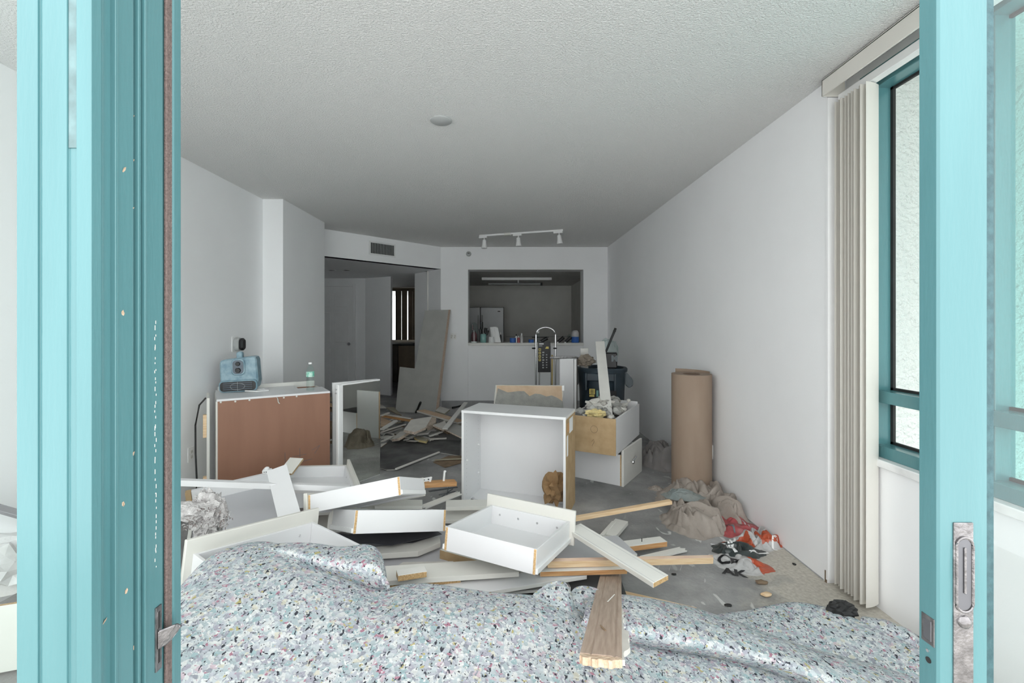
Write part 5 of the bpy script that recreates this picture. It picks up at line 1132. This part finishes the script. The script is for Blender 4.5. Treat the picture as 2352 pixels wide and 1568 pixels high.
def tape(label, px, y, r, h_):
    t = thing('tape_roll', label, 'tape', (LX(px, y), y, ZL)); MB().lathe([(r * .6, 0), (r, .0), (r, h_), (r * .6, h_), (r * .6, 0)], 24, 'blue_tape').build('tape', t, smooth=True); MB().lathe([(r * .55, .001), (r * .6, .001), (r * .6, h_ + .001), (r * .55, h_ + .001), (r * .55, .001)], 20, 'kraft').build('core', t, smooth=True)
tape('blue tape roll left of the small bottles on the ledge', 1178, 7.42, .05, .075); tape('low blue tape roll beside the hand truck handle', 1220, 7.42, .042, .05)
def jar(label, px, y, r, h_, m1, m2, name='small_bottle'):
    t = thing(name, label, 'bottle', (LX(px, y), y, ZL)); MB().lathe([(r, 0), (r, h_ * .62), (r * .45, h_ * .78)], 14, m1).build('body', t, smooth=True); MB().lathe([(r * .5, h_ * .76), (r * .5, h_), (0, h_)], 12, m2).build('cap', t, smooth=True)
jar('small white bottle with dark cap beside the blue tape', 1186, 7.43, .018, .14, 'white_plastic', 'black_plastic'); jar('small red-printed bottle among the bottles on the ledge', 1191, 7.37, .022, .11, 'red_plastic', 'white_plastic'); jar('small clear squeeze bottle right of the red-printed one', 1198, 7.40, .026, .15, 'clear_bag', 'white_plastic')
jar('thin black marker bottle right of the paper towel roll', 1150, 7.42, .014, .17, 'black_plastic', 'white_plastic'); jar('clear spray bottle seen behind the hand truck handle', 1236, 7.44, .03, .20, 'clear_plastic', 'white_plastic')
def drill(label, px, y, ang):
    M = Matrix.Translation((LX(px, y), y, ZL + .03)) @ Matrix.Rotation(ang, 4, 'Y')
    t = thing('paint_brush', label, 'brush', M); MB().cyl((-.03, 0, 0), (.09, 0, 0), .024, .028, 12, 'black_plastic').build('handle', t, smooth=True); MB().box((-.09, -.03, -.012), (-.03, .03, .012), 'scratched_steel').build('ferrule', t, bevel=.003)
drill('black-handled brush lying behind the hand truck handle', 1246, 7.40, -.5); drill('black-handled brush on the ledge right of the hand truck', 1285, 7.36, -.7); drill('dark grey tool handle next to the blue-labelled tub', 1302, 7.40, -.75)
t = thing('blue_tub', 'clear tub with a broad blue label at the right end of the ledge', 'tub', (LX(1321), 7.42, ZL))
MB().lathe([(.060, 0), (.062, .005), (.062, .095)], 24, 'blue_tape').build('label_band', t, smooth=True); MB().lathe([(.060, .095), (.060, .16), (.045, .19), (.02, .20), (0, .2)], 24, 'clear_bag').build('top', t, smooth=True)
crumple('clear_bag', 'small clear bag left of the blue-labelled tub', 'plastic bag', V((LX(1308), 7.43, ZL)), .045, 'clear_plastic', 71, (.8, .6, 1.4), None, 4, .3)

# ------------------------------------------------------------------ groups of look-alikes
GR = {'drawer': 'pulled-out drawers in the room', 'carpet_pad': 'pieces of foam carpet padding', 'drop_cloth': 'beige drop cloths by the paper roll', 'plastic_sack': 'printed plastic sacks by the right wall', 'drywall_piece': 'drywall pieces in the rubble heap',
      'lath': 'laths in the rubble heap', 'wall_outlet': 'wall outlets', 'small_bottle': 'small bottles on the ledge', 'tape_roll': 'blue tape rolls on the ledge', 'paint_brush': 'brushes on the ledge', 'metal_sheet': 'metal sheets in the pile', 'recessed_light': 'hall downlights', 'wood_stick': 'wooden sticks', 'board': 'loose boards in the demolition pile'}
for o in C.objects:
    if o.parent is None and o.get('category') and not o.get('group'):
        g = GR.get(o.name.split('.')[0])
        if g: o['group'] = g
